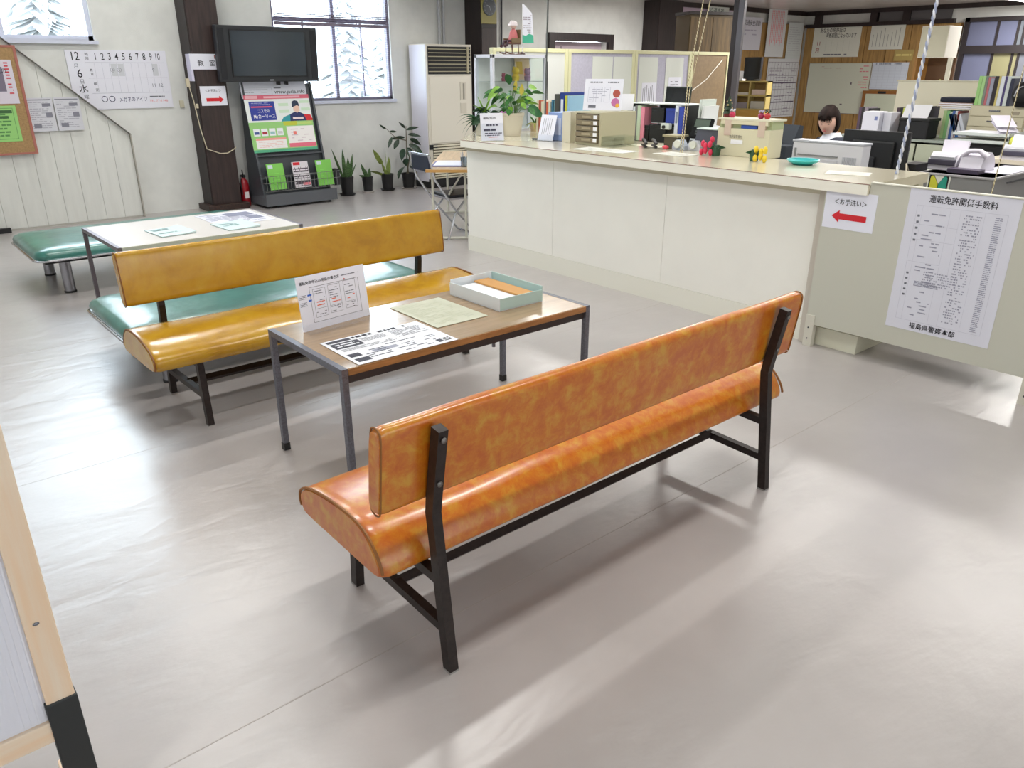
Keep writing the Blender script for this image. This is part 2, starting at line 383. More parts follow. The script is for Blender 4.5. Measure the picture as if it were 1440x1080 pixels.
def smooth_profile(p, n=3):
    for _ in range(n):
        q = []
        for i in range(len(p)):
            a, b = Vector(p[i]), Vector(p[(i+1) % len(p)]); q += [a*.75+b*.25, a*.25+b*.75]
        p = q
    return p
def cushion(prof, x0, x1, seed, sag=.006, endround=.03, nx=40):
    """closed (y, z) outline swept along x, pinched at both ends"""
    p = smooth_profile(prof, 2); cy = sum(v.x for v in p)/len(p); cz = sum(v.y for v in p)/len(p)
    b = MB(); rings = []
    ts = [0, .004, .012, .022]+[.022+(1-.044)*i/nx for i in range(1, nx)]+[.978, .988, .996, 1]
    for t in ts:
        x = x0+(x1-x0)*t; e = min(t, 1-t)*(x1-x0); k = 1
        if e < endround: k = 1-.10*(1-e/endround)**2.2
        ring = []
        for v in p:
            w = noise.noise(Vector((x*3.1+seed, v.x*5, v.y*5)))*sag
            y = cy+(v.x-cy)*(1-(1-k)*.6)+w*.3; z = cz+(v.y-cz)*k+w*(1 if v.y > cz else .2)
            ring.append(b.bm.verts.new((x, y, z)))
        rings.append(ring)
    b.loft(rings); b.sm = True
    return b, [(v.x, v.y) for v in p]
def bench(label, skin, pipe, X0, X1, M=None, seatz=0):
    """backed bench in its own frame: x along, y from the back (0) to the front"""
    t = thing('bench', label, 'bench', M=M)
    L = X1-X0
    prof = [(.02, .318), (.0, .335), (.02, .385), (.07, .437), (.14, .458), (.3, .452), (.42, .432), (.475, .402), (.488, .372), (.478, .338), (.455, .325), (.24, .322)]
    b, pr_ = cushion(prof, X0, X1, 3.0)
    seat = b.build('seat', skin, t)
    cy, cz = .24, .385
    for x in (X0+.004, X1-.004):
        lo = [(x, cy+(y-cy)*1.0, cz+(z-cz)*1.0) for y, z in pr_ if z > .34]
        MB().tube(lo, .0045, 6).build('piping', pipe, seat)
    # leaning backrest
    bp_ = [(-.012, .535), (-.018, .56), (-.03, .66), (-.045, .765), (-.036, .787), (-.008, .79), (.006, .775), (.022, .66), (.034, .56), (.03, .535), (.01, .527)]
    b, q = cushion([(y-.0, z) for y, z in bp_], X0-.005, X1-.035, 9.0, .004, .02)
    back = b.build('backrest', skin, t)
    for x in (X0, X1-.04):
        MB().tube([(x, y, z) for y, z in q], .0028, 6).build('piping', pipe, back)
    for x in (X0+.15, X1-.215):
        post = MB().tube([(x, -.087, 0), (x, -.032, .50), (x, -.038, .545), (x, -.078, .765)], 0, sq=(.03, .034)).build('back_post', IRON, t)
        for z, y in ((.735, -.088), (.60, -.062)): MB().ball((x+.0, y-.006, z), (.009, .005, .009), 10, 6).build('bolt', mat((120, 118, 116), .35, .9), post)
        MB().box((x-.016, -.104, 0), (x+.016, -.068, .006)).build('foot_cap', mat((150, 148, 145), .5), post)
        leg = MB().tube([(x, .44, 0), (x, .415, .335)], 0, sq=(.03, .034)).build('leg', IRON, t)
        MB().box((x-.016, .423, 0), (x+.016, .457, .006)).build('foot_cap', mat((150, 148, 145), .5), leg)
        MB().tube([(x, -.07, .14), (x, .43, .155)], 0, sq=(.028, .028)).build('side_rail', IRON, t)
        MB().tube([(x, -.05, .295), (x, .42, .312)], 0, sq=(.028, .028)).build('seat_bearer', IRON, t)
    MB().tube([(X0+.15, .19, .148), (X1-.215, .19, .148)], 0, sq=(.028, .028)).build('long_rail', IRON, t)
    return t
bench('orange mottled vinyl bench in the foreground, seen from its back', ORANGE, PIPE_O, -.15, 1.80, M=Matrix.Translation((.994, 1.523, 0)))
Mb = Matrix.Translation((2.62, 3.955, 0)) @ Matrix.Rotation(math.pi, 4, 'Z')
yb = bench('mustard yellow vinyl bench beyond the brown table, seen from its front', YELLOW, PIPE_Y, -.16, 1.755, M=Mb)

def flat_bench(label, x0, x1, y0, y1, group):
    t = thing('flat_bench', label, 'bench', ((x0+x1)/2, (y0+y1)/2, 0), group=None)
    b = MB(); rings = []
    def rr(ix, z, rad):
        o = []
        ax0, ax1, ay0, ay1 = x0+ix, x1-ix, y0+ix, y1-ix
        for cx_, cy_, a0 in ((ax1-rad, ay1-rad, 0), (ax0+rad, ay1-rad, 90), (ax0+rad, ay0+rad, 180), (ax1-rad, ay0+rad, 270)):
            for k in range(6):
                a = R(a0+18*k); o.append(b.bm.verts.new((cx_+rad*math.cos(a), cy_+rad*math.sin(a), z)))
        return o
    for ix, z, rad in ((.03, .275, .08), (.004, .285, .09), (0, .31, .09), (.012, .335, .085), (.045, .352, .075), (.1, .361, .06), (.2, .365, .05)): rings.append(rr(ix, z, rad))
    b.loft(rings); b.sm = True
    cu = b.build('cushion', TEAL, t, True)
    pts = []
    for cx_, cy_, a0 in ((x1-.09, y1-.09, 0), (x0+.09, y1-.09, 90), (x0+.09, y0+.09, 180), (x1-.09, y0+.09, 270)):
        for k in range(6): a = R(a0+18*k); pts.append((cx_+.096*math.cos(a), cy_+.096*math.sin(a), .279))
    MB().tube(pts+pts[:1], .009, 8).build('chrome_rim', CHROME, t, True)
    MB().box((x0+.06, y0+.06, .245), (x1-.06, y1-.06, .28)).build('base_board', BLACK, t, True)
    for x in (x0+.2, x1-.2):
        for y in (y0+.13, y1-.16):
            lg = MB().tube([(x, y, .012), (x, y, .25)], .04, 20).build('leg', mat((150, 150, 156), .25, .9), t, True)
            MB().tube([(x, y, 0), (x, y, .014)], .043, 20).build('foot_cap', BLACK, lg, True)
    return t
flat_bench('flat teal vinyl bench with chrome rim beyond the white table, by the boarded wall', .955, 2.78, 6.48, 7.46, 'teal flat benches')
flat_bench('flat teal vinyl bench right behind the yellow bench, in front of the white table', .93, 2.83, 4.10, 4.98, 'teal flat benches')

# ------------------------------------------------------------------ tables
def steel_table(label, x0, x1, y0, y1, top, edge, steel, h=.57):
    t = thing('low_table', label, 'table', ((x0+x1)/2, (y0+y1)/2, 0))
    tp = MB().box((x0+.026, y0+.004, h-.028), (x1-.026, y1-.004, h), .002).build('tabletop', top, t, True)
    MB().box((x0+.028, y0-.001, h-.027), (x1-.028, y0+.005, h-.002)).build('front_edge', edge, tp, True)
    MB().box((x0+.028, y1-.005, h-.027), (x1-.028, y1+.001, h-.002)).build('back_edge', edge, tp, True)
    MB().box((x0+.03, y0+.012, h-.062), (x1-.03, y0+.03, h-.029)).build('apron', mat((58, 54, 56), .5), t, True)
    MB().box((x0+.03, y1-.03, h-.062), (x1-.03, y1-.012, h-.029)).build('apron', mat((58, 54, 56), .5), t, True)
    for x in (x0+.013, x1-.013):
        MB().tube([(x, y0+.001, h-.013), (x, y1-.001, h-.013)], 0, sq=(.025, .026)).build('end_rail', steel, t, True)
        for y in (y0+.013, y1-.013):
            lg = MB().tube([(x, y, .03), (x, y, h-.027)], 0, sq=(.025, .025)).build('leg', steel, t, True)
            MB().box((x-.0145, y-.0145, 0), (x+.0145, y+.0145, .034)).build('foot_cap', BLACK, lg, True)
    MB().tube([((x0+x1)/2+.1, y0+.04, h-.062), ((x0+x1)/2+.1, y0+.04, h-.09)], .008, 8).build('fixing_screw', STEEL, t, True)
    return t
TOPB = mat((160, 134, 102), .2, noise_amt=.06, nscale=6, stretch=(.5, 8, 1), coat=.3)
steel_table('low brown laminate table with grey steel legs between the orange and yellow benches', 1.235, 2.54, 2.415, 3.055, TOPB, mat((172, 124, 74), .45, noise_amt=.12, nscale=12, stretch=(.5, 4, 4)), mat((118, 120, 130), .4, .55, noise_amt=.1, nscale=120))
steel_table('low white-topped table with grey legs between the two teal benches', 1.205, 2.445, 5.17, 6.04, mat((226, 222, 218), .25), mat((200, 200, 184), .5), mat((120, 112, 118), .4, .5))

# paper on the brown table
TZ = .5712
s = sheet('information_card', fr((1.502, 2.945, TZ+.112), (.12, -1, .12)), .345, .232, PAPER, 'white landscape guidance card standing in a clear holder on the brown table', 'sign', t=.003)
txt(s, '運転免許申込み用紙の書き方', -.16, .086, .0155, al='LEFT', bold=.0004)
marks(s, lines_of_print(.05, .083, .15, .092, 1, ch=.4, seed=3), INK2)
marks(s, border(-.115, -.085, .135, .066, .0013), INK)
for i, x in enumerate((-.1, -.025, .055)):
    marks(s, border(x, -.066+.004*i, x+.062, .055+.004*i, .001)+[(x, -.03, x+.062, -.029)], INK)
    marks(s, lines_of_print(x+.005, .0, x+.055, .05, 5, ch=.3, seed=i, fill=.6)+lines_of_print(x+.005, -.06, x+.055, -.03, 3, ch=.3, seed=i+5, fill=.5), INK2)
    marks(s, lines_of_print(x+.012, -.022, x+.056, .005, 2, ch=.3, seed=i+9, fill=.6), mat((222, 110, 80), .8), z=.0009)
marks(s, [(-.128, .031, -.108, .038), (-.126, .008, -.110, .015)], mat((50, 100, 200), .7), z=.001)
marks(s, [(.062, .067, .067, .073)], REDINK, z=.001)
marks(s, lines_of_print(-.168, .02, -.13, .04, 3, ch=.35, seed=12)+lines_of_print(-.168, -.01, -.13, .01, 3, ch=.35, seed=13), INK2)
MB().box((-.175, -.118, -.006), (.175, -.085, .001)).box((-.175, -.118, -.006), (.175, -.114, .06)).build('clear_holder', glass((252, 253, 254), .04), s)
n_ = sheet('newspaper_sheet', fr((1.542, 2.575, TZ+.002), UZ, (.01, 1, 0)), .46, .315, mat((232, 234, 240), .6), 'black and white printed leaflet lying on the brown table front edge', 'leaflet', t=.0015)
marks(n_, [(-.215, .118, -.11, .145), (-.215, .04, -.09, .108), (-.215, -.075, -.165, -.035), (-.215, -.135, -.155, -.095), (.15, -.14, .175, -.105)], mat((70, 72, 84), .8))
marks(n_, lines_of_print(-.2, .052, -.1, .098, 2, ch=.5, seed=31, fill=.9), mat((230, 232, 238), .8), z=.001)
marks(n_, lines_of_print(-.1, .122, .21, .148, 1, ch=.8, seed=32, wmin=.6, wmax=1.6), mat((52, 54, 66), .8))
marks(n_, lines_of_print(-.08, .06, .04, .11, 5, ch=.4, seed=33)+lines_of_print(.06, .02, .21, .115, 8, ch=.42, seed=34)+lines_of_print(-.205, .0, .05, .03, 3, ch=.4, seed=35), INK2)
marks(n_, lines_of_print(-.15, -.14, .2, -.01, 7, ch=.35, seed=36, fill=.5), mat((80, 84, 100), .8))
marks(n_, [(-.11, -.075, .0, -.045)], mat((160, 164, 180), .8)); marks(n_, lines_of_print(.18, -.14, .22, -.1, 3, ch=.6, seed=38), INK)
g_ = sheet('notice_sheet', fr((1.932, 2.785, TZ+.002), UZ, (.01, 1, 0)), .275, .385, mat((192, 193, 172), .6), 'pale yellow-green printed sheet lying in the middle of the brown table', 'paper', t=.0015)
marks(g_, lines_of_print(-.115, -.16, .115, .16, 22, ch=.3, seed=41, fill=.7), mat((178, 182, 156), .8))
marks(g_, [(.06, -.14, .062, -.1), (.06, -.14, .1, -.138)], mat((150, 156, 140), .8))
tr = thing('paper_tray', 'shallow open carton tray of forms at the far right of the brown table', 'tray', (2.3, 2.8, TZ))
TRW = mat((222, 228, 232), .6); TRG = mat((184, 212, 208), .6)
MB().box((2.145, 2.605, TZ), (2.41, 2.985, TZ+.004)).build('bottom', TRW, tr, True)
MB().box((2.145, 2.605, TZ+.003), (2.149, 2.985, TZ+.062)).build('side_panel', TRW, tr, True)
MB().box((2.149, 2.605, TZ+.003), (2.406, 2.609, TZ+.058)).build('front_panel', TRG, tr, True)
MB().box((2.406, 2.605, TZ+.003), (2.41, 2.985, TZ+.075)).build('side_panel', TRG, tr, True)
MB().box((2.149, 2.981, TZ+.003), (2.406, 2.985, TZ+.075)).build('back_panel', TRW, tr, True)
tag(MB().box((2.165, 2.63, TZ+.0045), (2.372, 2.96, TZ+.042), .002).build('form_stack', mat((236, 237, 240), .7), None), 'stack of white forms lying in the carton tray', 'papers')
tag(MB().box((2.28, 2.625, TZ+.043), (2.37, 2.965, TZ+.052), .002).build('clipboard', mat((196, 142, 72), .5), None), 'brown board lying on the white forms in the carton tray', 'board')
# paper on the white table
for (cx_, cy_, a, lb, sd) in ((1.625, 5.475, -4, 'folded pale blue leaflet on the left of the white table', 51), (2.05, 5.41, -3, 'folded pale blue leaflet on the right of the white table, overlapping a newspaper', 52)):
    M = fr((cx_, cy_, .575), UZ, (math.sin(R(a)), math.cos(R(a)), 0))
    l = thing('leaflet', lb, 'leaflet', M=M)
    MB().box((-.115, -.15, -.003), (.115, .15, 0)).build('back_page', mat((184, 206, 206), .6), l)
    MB().prism([(-.115, .0005), (.115, .0005), (.115, .012), (.05, .004), (-.115, .002)], 'y', -.15, .15).build('front_page', mat((204, 222, 222), .6), l)
    mk = MB()
    for r in lines_of_print(-.09, -.1, .04, .12, 6, ch=.4, seed=sd, fill=.5): mk.quad((r[0], r[1], .0055), (r[2], r[1], .0055), (r[2], r[3], .0055), (r[0], r[3], .0055))
    mk.build('print', mat((140, 175, 178), .8), l)
nw = sheet('newspaper', fr((2.17, 5.72, .5722), UZ, (0, 1, 0)), .42, .5, mat((214, 214, 226), .7), 'newspaper lying on the far right of the white table', 'newspaper', t=.0015)
marks(nw, lines_of_print(-.19, -.2, .19, .22, 12, ch=.5, seed=53, fill=.75), mat((150, 152, 170), .8)); marks(nw, [(-.02, .05, .17, .2), (.08, -.12, .18, .02)], mat((128, 130, 150), .8), z=.0009)

# ------------------------------------------------------------------ wooden framed board at the lower left
fb = thing('framed_board', 'pine-framed translucent panel standing on black-tipped legs at the lower left corner', 'panel', (-.35, 1.5, 0))
PINE = mat((242, 212, 180), .5, name='pine', c2=(242, 224, 202), nscale=6, stretch=(7, 7, .5), detail=5)
PINEX = mat((242, 212, 180), .5, name='pine', c2=(242, 224, 202), nscale=6, stretch=(.5, 7, 7), detail=5)
for xs in (.085, -.80):
    st = MB().box((xs-.028, 1.49, .09), (xs+.024, 1.52, 1.35), .003).build('stile', PINE, fb, True)
    MB().box((xs-.031, 1.486, .215), (xs+.027, 1.524, .43), .004).build('black_tape', mat((40, 44, 46), .55), st, True)
    MB().box((xs-.03, 1.30, .0), (xs+.026, 1.72, .09), .006).build('foot', PINE, fb, True)
MB().box((-.773, 1.492, .335), (.057, 1.518, .385), .003).build('bottom_rail', PINEX, fb, True)
MB().box((-.773, 1.492, 1.3), (.057, 1.518, 1.35), .003).build('top_rail', PINEX, fb, True)
cor = MB().box((-.775, 1.502, .385), (.06, 1.508, 1.3))
for i in range(70): cor.box((-.772+i*.0119, 1.4995, .387), (-.772+i*.0119+.004, 1.5025, 1.298))
cor.build('corrugated_sheet', mat((234, 236, 246), .4), fb, True)
MB().ball((.078, 1.489, .62), (.006, .002, .004), 8, 6).build('screw', STEEL, fb, True)

# ------------------------------------------------------------------ service counter
CF = mat((240, 238, 229), .5, noise_amt=.008, nscale=3); CT = mat((218, 210, 186), .16, coat=.4); CE = mat((238, 235, 222), .4)
ct = thing('service_counter', 'long cream service counter running across the room with glossy top', 'counter', (4.7, 4.0, 0))
xf = 4.405
y = 2.34; k = 0
while y < 5.8:
    y1 = min(y+1.155, 5.8)
    MB().box((xf, y+.0015, .14), (xf+.03, y1-.0015, .945)).build('front_panel', CF, ct, True); y = y1
MB().box((xf+.03, 2.34, .0), (5.1, 5.8, .944)).build('body', mat((205, 200, 182), .6), ct, True)
MB().box((xf-.006, 2.34, .0), (xf+.03, 5.8, .138)).build('kick_board', mat((232, 230, 217), .5), ct, True)
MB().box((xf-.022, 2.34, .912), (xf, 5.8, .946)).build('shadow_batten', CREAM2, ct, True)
b = MB(); out = [(4.325, 2.03), (5.12, 2.05), (5.12, 5.4), (5.9, 5.5), (6.3, 6.84), (5.62, 6.84), (5.5, 6.98), (4.39, 5.85), (4.325, 5.78)]
b.prism(out, 'z', .946, 1.003); b.build('worktop', CT, ct, True)
MB().box((4.318, 2.035, .9445), (4.325, 5.78, 1.0)).build('front_edging', CE, ct, True)
MB().tube([(4.322, 2.03, 1.003), (4.322, 5.78, 1.003)], .002, 6).build('edge_trim', mat((120, 76, 66), .5), ct, True)
MB().prism([(4.53, 5.87), (5.42, 6.72), (6.0, 6.72), (5.86, 6.1), (5.12, 6.1), (5.12, 5.8)], 'z', 0, .944).build('wing_body', CF, ct, True)
MB().box((4.37, 2.285, 0), (4.44, 2.338, .945), .002).build('end_post', mat((196, 188, 176), .5), ct, True)
MB().box((5.0, 2.05, .0), (5.07, 2.1, .944)).build('back_leg', CREAM2, ct, True)
pn = thing('modesty_panel', 'grey-beige desk front panel at the right end of the counter, carrying a fee poster', 'panel', (4.345, 1.67, 0))
MB().box((4.335, 1.02, .142), (4.352, 2.028, 1.012)).box((4.335, 2.028, .142), (4.352, 2.285, .9435)).build('board', mat((193, 192, 178), .55), pn, True)
MB().box((4.33, 1.02, 1.012), (4.36, 2.026, 1.018)).build('top_edge', mat((226, 224, 210), .4), pn, True)
for yy in (1.055, 2.262):
    lg = MB().box((4.33, yy-.03, 0), (4.37, yy+.025, .2), .002).build('leg', mat((206, 202, 188), .5), pn, True)
    for z in (.05, .12): MB().tube([(4.331, yy, z), (4.327, yy, z)], .005, 8).build('screw', DGREY, lg, True)
MB().box((4.353, 1.02, .69), (5.1, 2.03, .72)).build('desk_board', mat((190, 186, 168), .5), pn, True)
MB().box((4.353, 1.02, 0), (5.1, 1.05, .69)).build('side_board', mat((190, 186, 168), .5), pn, True)
tag(MB().box((4.40, 1.98, 0), (4.83, 2.284, .115), .003).build('plinth_box', mat((222, 220, 200), .5)), 'low cream wooden box under the counter end', 'box')

MX = lambda y, z, x=4.334: fr((x, y, z), NX)
s = sheet('arrow_sign', MX(2.126, .845, 4.3335), .302, .212, PAPER, 'white paper sign with a red arrow pointing left on the counter end', 'sign', t=.0012)
txt(s, '＜お手洗い＞', .0, .045, .036, w=.19, bold=.0009)
b = MB(); b.poly([(-.1, -.035, .001), (-.055, .0, .001), (-.055, -.018, .001), (.105, -.018, .001), (.105, -.052, .001), (-.055, -.052, .001), (-.055, -.07, .001)], .0005); b.build('arrow', mat((205, 32, 44), .7), s)
p_ = sheet('fee_poster', MX(1.54, .628, 4.3335), .538, .762, mat((214, 214, 224), .65), 'large white driving licence fee table poster on the grey-beige panel', 'poster', t=.0012)
txt(p_, '運転免許関係手数料', .0, .335, .043, w=.33, bold=.0012)
txt(p_, '福島県警察本部', -.02, -.352, .036, w=.24, bold=.0012)
LP = mat((150, 150, 166), .8); LP2 = mat((188, 188, 200), .8)
marks(p_, border(-.22, -.325, .22, .3, .0014)+[(-.19, -.325, -.189, .3), (-.05, -.325, -.049, .3), (.0, -.325, .001, .3), (.115, -.325, .116, .3), (-.22, .0, -.05, .0013), (-.22, .12, .0, .1213), (-.22, .2, .0, .2013)], LP2)
marks(p_, lines_of_print(.165, -.315, .2, .285, 60, ch=.45, seed=61, fill=1), LP)
marks(p_, lines_of_print(.02, -.3, .105, .28, 42, ch=.5, seed=62, fill=.55, wmin=.5, wmax=1.4), LP)
marks(p_, lines_of_print(-.17, -.3, -.06, .27, 30, ch=.35, seed=63, fill=.4), LP)
marks(p_, lines_of_print(-.12, -.12, .06, -.04, 6, ch=.5, seed=64, fill=.7, wmin=.5, wmax=1.2), LP, z=.0008)
marks(p_, lines_of_print(-.16, -.13, -.03, -.1, 4, ch=.6, seed=66, fill=1), LP, z=.0008)
marks(p_, lines_of_print(-.21, -.2, -.197, -.05, 5, ch=.35, seed=65, fill=1, end=1)+lines_of_print(-.21, .1, -.197, .26, 5, ch=.35, seed=67, fill=1, end=1), INK2)
# ------------------------------------------------------------------ things on the back wall
cb = thing('cork_board', 'cork notice board with a dark red edge at the far left, holding two posters', 'notice board', (1.1, 9.62, .77))
MB().box((.5, 9.6, .79), (1.64, 9.618, 1.79)).build('cork', mat((166, 134, 92), .85, noise_amt=.08, nscale=60), cb, True)
EDGE = mat((168, 104, 92), .6)
for a, c in (((.48, 9.595, .77), (1.665, 9.619, .79)), ((.48, 9.595, 1.79), (1.665, 9.619, 1.81)), ((1.64, 9.595, .79), (1.665, 9.619, 1.79)), ((.48, 9.595, .79), (.5, 9.619, 1.79))):
    MB().box(a, c).build('edge_strip', EDGE, cb, True)
YW = 9.599
s = sheet('notice_poster', fr((1.3, YW-.003, 1.47), NY), .6, .41, mat((212, 205, 216), .7), 'pinkish white poster with vertical black and red writing on the cork board, the upper one', 'poster')
txt(s, '平成の', .17, .1, .06, sx=.8); marks(s, [(.14, -.09, .21, .14)], mat((120, 112, 130), .7), z=.0005)
marks(s, lines_of_print(.23, -.12, .27, .19, 11, ch=.45, seed=70), mat((200, 60, 70), .8)); marks(s, lines_of_print(-.28, -.19, .12, .18, 10, ch=.4, seed=71), mat((160, 150, 170), .8))
s = sheet('notice_poster', fr((1.27, YW-.003, 1.075), NY), .56, .345, mat((150, 205, 120), .7), 'light green poster on the cork board, the lower one', 'poster')
marks(s, border(-.25, -.15, .25, .15, .004)+lines_of_print(-.2, -.13, .22, .14, 8, ch=.45, seed=72), mat((88, 140, 80), .8)); marks(s, [(.02, .1, .24, .13), (.0, .05, .2, .075)], mat((66, 105, 64), .8), z=.0009)
for cx_, lb, sd in ((1.775, 'grey printed sheet taped on the boarded wall, left of a pair', 73), (2.03, 'grey printed sheet taped on the boarded wall, right of a pair', 74)):
    s = sheet('printed_sheet', fr((cx_, 9.618, 1.15), NY), .245, .33, mat((205, 205, 212), .7), lb, 'notice')
    marks(s, lines_of_print(-.1, -.14, .1, .13, 13, ch=.35, seed=sd, fill=.8), mat((165, 165, 176), .8)); marks(s, [(-.11, .14, .11, .15), (.02, .08, .1, .11), (.04, -.03, .1, .02), (-.09, -.13, -.02, -.09)], mat((130, 130, 142), .8), z=.0009)
# timetable board
s = sheet('timetable_board', fr((2.66, 9.787, 1.477), NY), 1.03, .6, mat((226, 226, 236), .3), 'white lesson timetable board with the date and numbers one to ten, under the left window', 'board', t=.008)
txt(s, '12', -.43, .235, .12, sx=.8, bold=.001); txt(s, '月', -.43, .14, .05, INK2); txt(s, '6', -.41, .065, .12, bold=.001); txt(s, '日', -.40, -.015, .05, INK2); txt(s, '水', -.40, -.09, .09, bold=.002); txt(s, '曜', -.385, -.17, .05, INK2)
txt(s, '時', -.31, .255, .036); txt(s, '限', -.31, .215, .036); txt(s, '教', -.29, .1, .03); txt(s, '習', -.288, .06, .03); txt(s, '検', -.275, -.04, .034); txt(s, '定', -.265, -.1, .034)
for i in range(10): txt(s, str(i+1), -.225+i*.0715, .235, .1, sx=.72 if i < 9 else .6, bold=.0006)
marks(s, [(-.34, .175, .48, .178), (-.33, .02, .5, .022), (-.32, -.135, .5, -.132)]+[(-.25+i*.075, -.13, -.2485+i*.075, .175) for i in range(10)], mat((160, 162, 178), .8))
for i, k in ((2, .0), (3, 0), (8, 0)): marks(s, [(-.2+i*.072-.03, .04, -.2+i*.072+.03, .165)], mat((204, 206, 212), .7), z=.0004)
txt(s, '③', -.075, .1, .055, INK2); txt(s, '⑤', -.005, .1, .055, INK2); txt(s, '9', .355, .1, .05, INK2); txt(s, '11', .335, -.06, .05, INK2); txt(s, '12', .41, -.06, .05, INK2)
txt(s, '○○', -.17, -.2, .085, mat((40, 40, 80), .8)); txt(s, 'メガネのアイワ', .09, -.205, .058, mat((40, 40, 90), .8), w=.29, bold=.001)
marks(s, lines_of_print(.27, -.185, .45, -.17, 1, ch=.8, seed=76), INK2); txt(s, 'TEL 77-1146', .36, -.225, .036, mat((226, 130, 130), .8), w=.2)
tag(MB().box((3.25, 9.785, 1.17), (3.3, 9.8, 1.25), .003).build('wall_switch', CREAM2), 'small cream switch plate between the timetable board and the pillar', 'switch')
# paper signs on the pillar
s = sheet('room_sign', fr((3.5, 9.492, 1.665), NY), .33, .165, PAPER, 'white classroom sign on the pillar, above the arrow sign', 'sign')
txt(s, '教', -.05, -.02, .07, bold=.001); txt(s, '室', .085, -.02, .07, bold=.001); marks(s, [(.115, .03, .13, .07)], mat((130, 50, 40), .7))
tag(MB().box((3.335, 9.5, 1.46), (3.36, 9.62, 1.745)).build('sign_flap', mat((206, 202, 222), .7)), 'folded lilac flap of paper hanging on the left edge of the pillar', 'paper')
s = sheet('arrow_sign', fr((3.55, 9.492, 1.3), NY), .3, .21, PAPER, 'white paper sign with a red arrow pointing right on the dark pillar', 'sign')
txt(s, '＜お手洗い＞', .0, .055, .034, w=.18, bold=.0006)
b = MB(); b.poly([(.11, -.04, .001), (.06, .0, .001), (.06, -.022, .001), (-.09, -.022, .001), (-.09, -.058, .001), (.06, -.058, .001), (.06, -.08, .001)], .0005); b.build('arrow', mat((205, 32, 44), .7), s)
cr = thing('power_lead', 'thin cream electric cord with a plug socket hanging around the pillar', 'cord', (3.33, 9.49, .5))
CRM = mat((196, 186, 160), .5)
MB().tube([(3.28, 9.488, 1.42), (3.31, 9.488, 1.25), (3.34, 9.488, .95), (3.38, 9.478, .72), (3.53, 9.478, .66), (3.62, 9.478, .66), (3.72, 9.478, .71), (3.73, 9.5, .72)], .006, 6).build('cord', CRM, cr, True)
MB().box((3.255, 9.48, 1.4), (3.295, 9.51, 1.49), .004).build('socket', CRM, cr, True)
MB().box((3.33, 9.48, 1.17), (3.355, 9.5, 1.22), .003).build('clip', CRM, cr, True)

# television
tv = thing('television', 'large black flat television on a wall arm beside the pillar', 'television', M=fr((4.235, 9.36, 1.745), (0, -1, -.07)))
MB().box((-.62, -.3, -.1), (.62, .3, -.015), .01).build('casing', mat((40, 42, 46), .35), tv)
MB().box((-.47, -.245, -.02), (.47, .26, -.008)).build('bezel', mat((14, 15, 18), .3), tv)
MB().box((-.455, -.232, -.009), (.455, .25, -.006)).build('screen', mat((44, 52, 60), .16, spec=.7), tv)
for x in (-.565, .565): MB().box((x-.035, -.27, -.017), (x+.035, .275, -.011), .002).build('speaker_grille', mat((20, 22, 28), .6), tv)
MB().box((-.02, -.285, -.016), (.03, -.275, -.013)).build('badge', mat((190, 190, 196), .3), tv)
MB().tube([(-.3, 0, -.09), (-.4, 0, -.25), (-.49, 0, -.33)], .03, 8).build('wall_arm', BLACK, tv)
MB().box((.1, -.34, -.12), (.13, -.3, -.06)).box((.2, -.34, -.12), (.23, -.3, -.06)).build('bracket_foot', BLACK, tv)

# leaflet rack
rk = thing('leaflet_rack', 'dark grey sloping leaflet rack under the television, filled with a big poster and leaflets', 'rack', (4.35, 9.35, 0))
RK = mat((66, 70, 76), .45); RK2 = mat((84, 88, 94), .45)
def ry(z): return 9.26+.30*(z/1.43)     # the slope of the rack's face
for x in (3.92, 4.80):
    MB().prism([(ry(.03)-.04, .03), (ry(1.44)-.02, 1.44), (ry(1.44)+.03, 1.44), (9.66, .4), (9.7, .03)], 'x', x-.012, x+.012).build('side_panel', RK, rk, True)
MB().prism([(ry(.1)+.03, .1), (ry(1.42)+.0, 1.42), (ry(1.42)+.02, 1.42), (ry(.1)+.05, .1)], 'x', 3.93, 4.79).build('back_panel', RK, rk, True)
MB().prism([(9.18, .03), (9.18, .17), (9.2, .17), (9.66, .1), (9.66, .03)], 'x', 3.9, 4.86).build('base_tray', mat((92, 95, 100), .5), rk, True)
for z in (.6, .34): MB().prism([(ry(z)-.03, z), (ry(z)-.03, z+.015), (ry(z)+.04, z+.015), (ry(z)+.04, z)], 'x', 3.93, 4.79).build('ledge', RK2, rk, True)
wb = MB(); WIRE = mat((160, 160, 160), .3, .9)
for z in (.2, .3, .38): wb.tube([(3.92, 9.3, z), (3.92, 9.2, z), (4.93, 9.2, z), (4.93, 9.3, z)], .0035, 5)
for i in range(22): x = 3.94+i*.045; wb.tube([(x, 9.2, .38), (x, 9.2, .2), (x, 9.29, .2)], .0025, 4)
wb.build('wire_basket', WIRE, rk, True)
MB().box((4.86, 9.2, .2), (4.93, 9.32, .4)).build('side_pocket', mat((40, 42, 44), .5), rk, True)
for x in (3.98, 4.78): MB().tube([(x, 9.25, 0), (x, 9.25, .04)], .02, 8).build('castor', BLACK, rk, True)
ndir = Vector((0, -1.43, .30)).normalized()
udir = (0, .30, 1.43)
def RF(x, z, off=.012):
    return fr(Vector((x, ry(z), z))+ndir*off, ndir, udir)
s = sheet('header_card', RF(4.31, 1.365, .016), .84, .22, mat((214, 216, 226), .6), 'white header card with a web address at the top of the leaflet rack', 'sign')
txt(s, 'www.jacla.info', .2, -.04, .062, w=.4, bold=.0012); marks(s, [(.0, .0, .09, .012)]+lines_of_print(.0, -.095, .36, -.075, 1, ch=.9, seed=80), INK2)
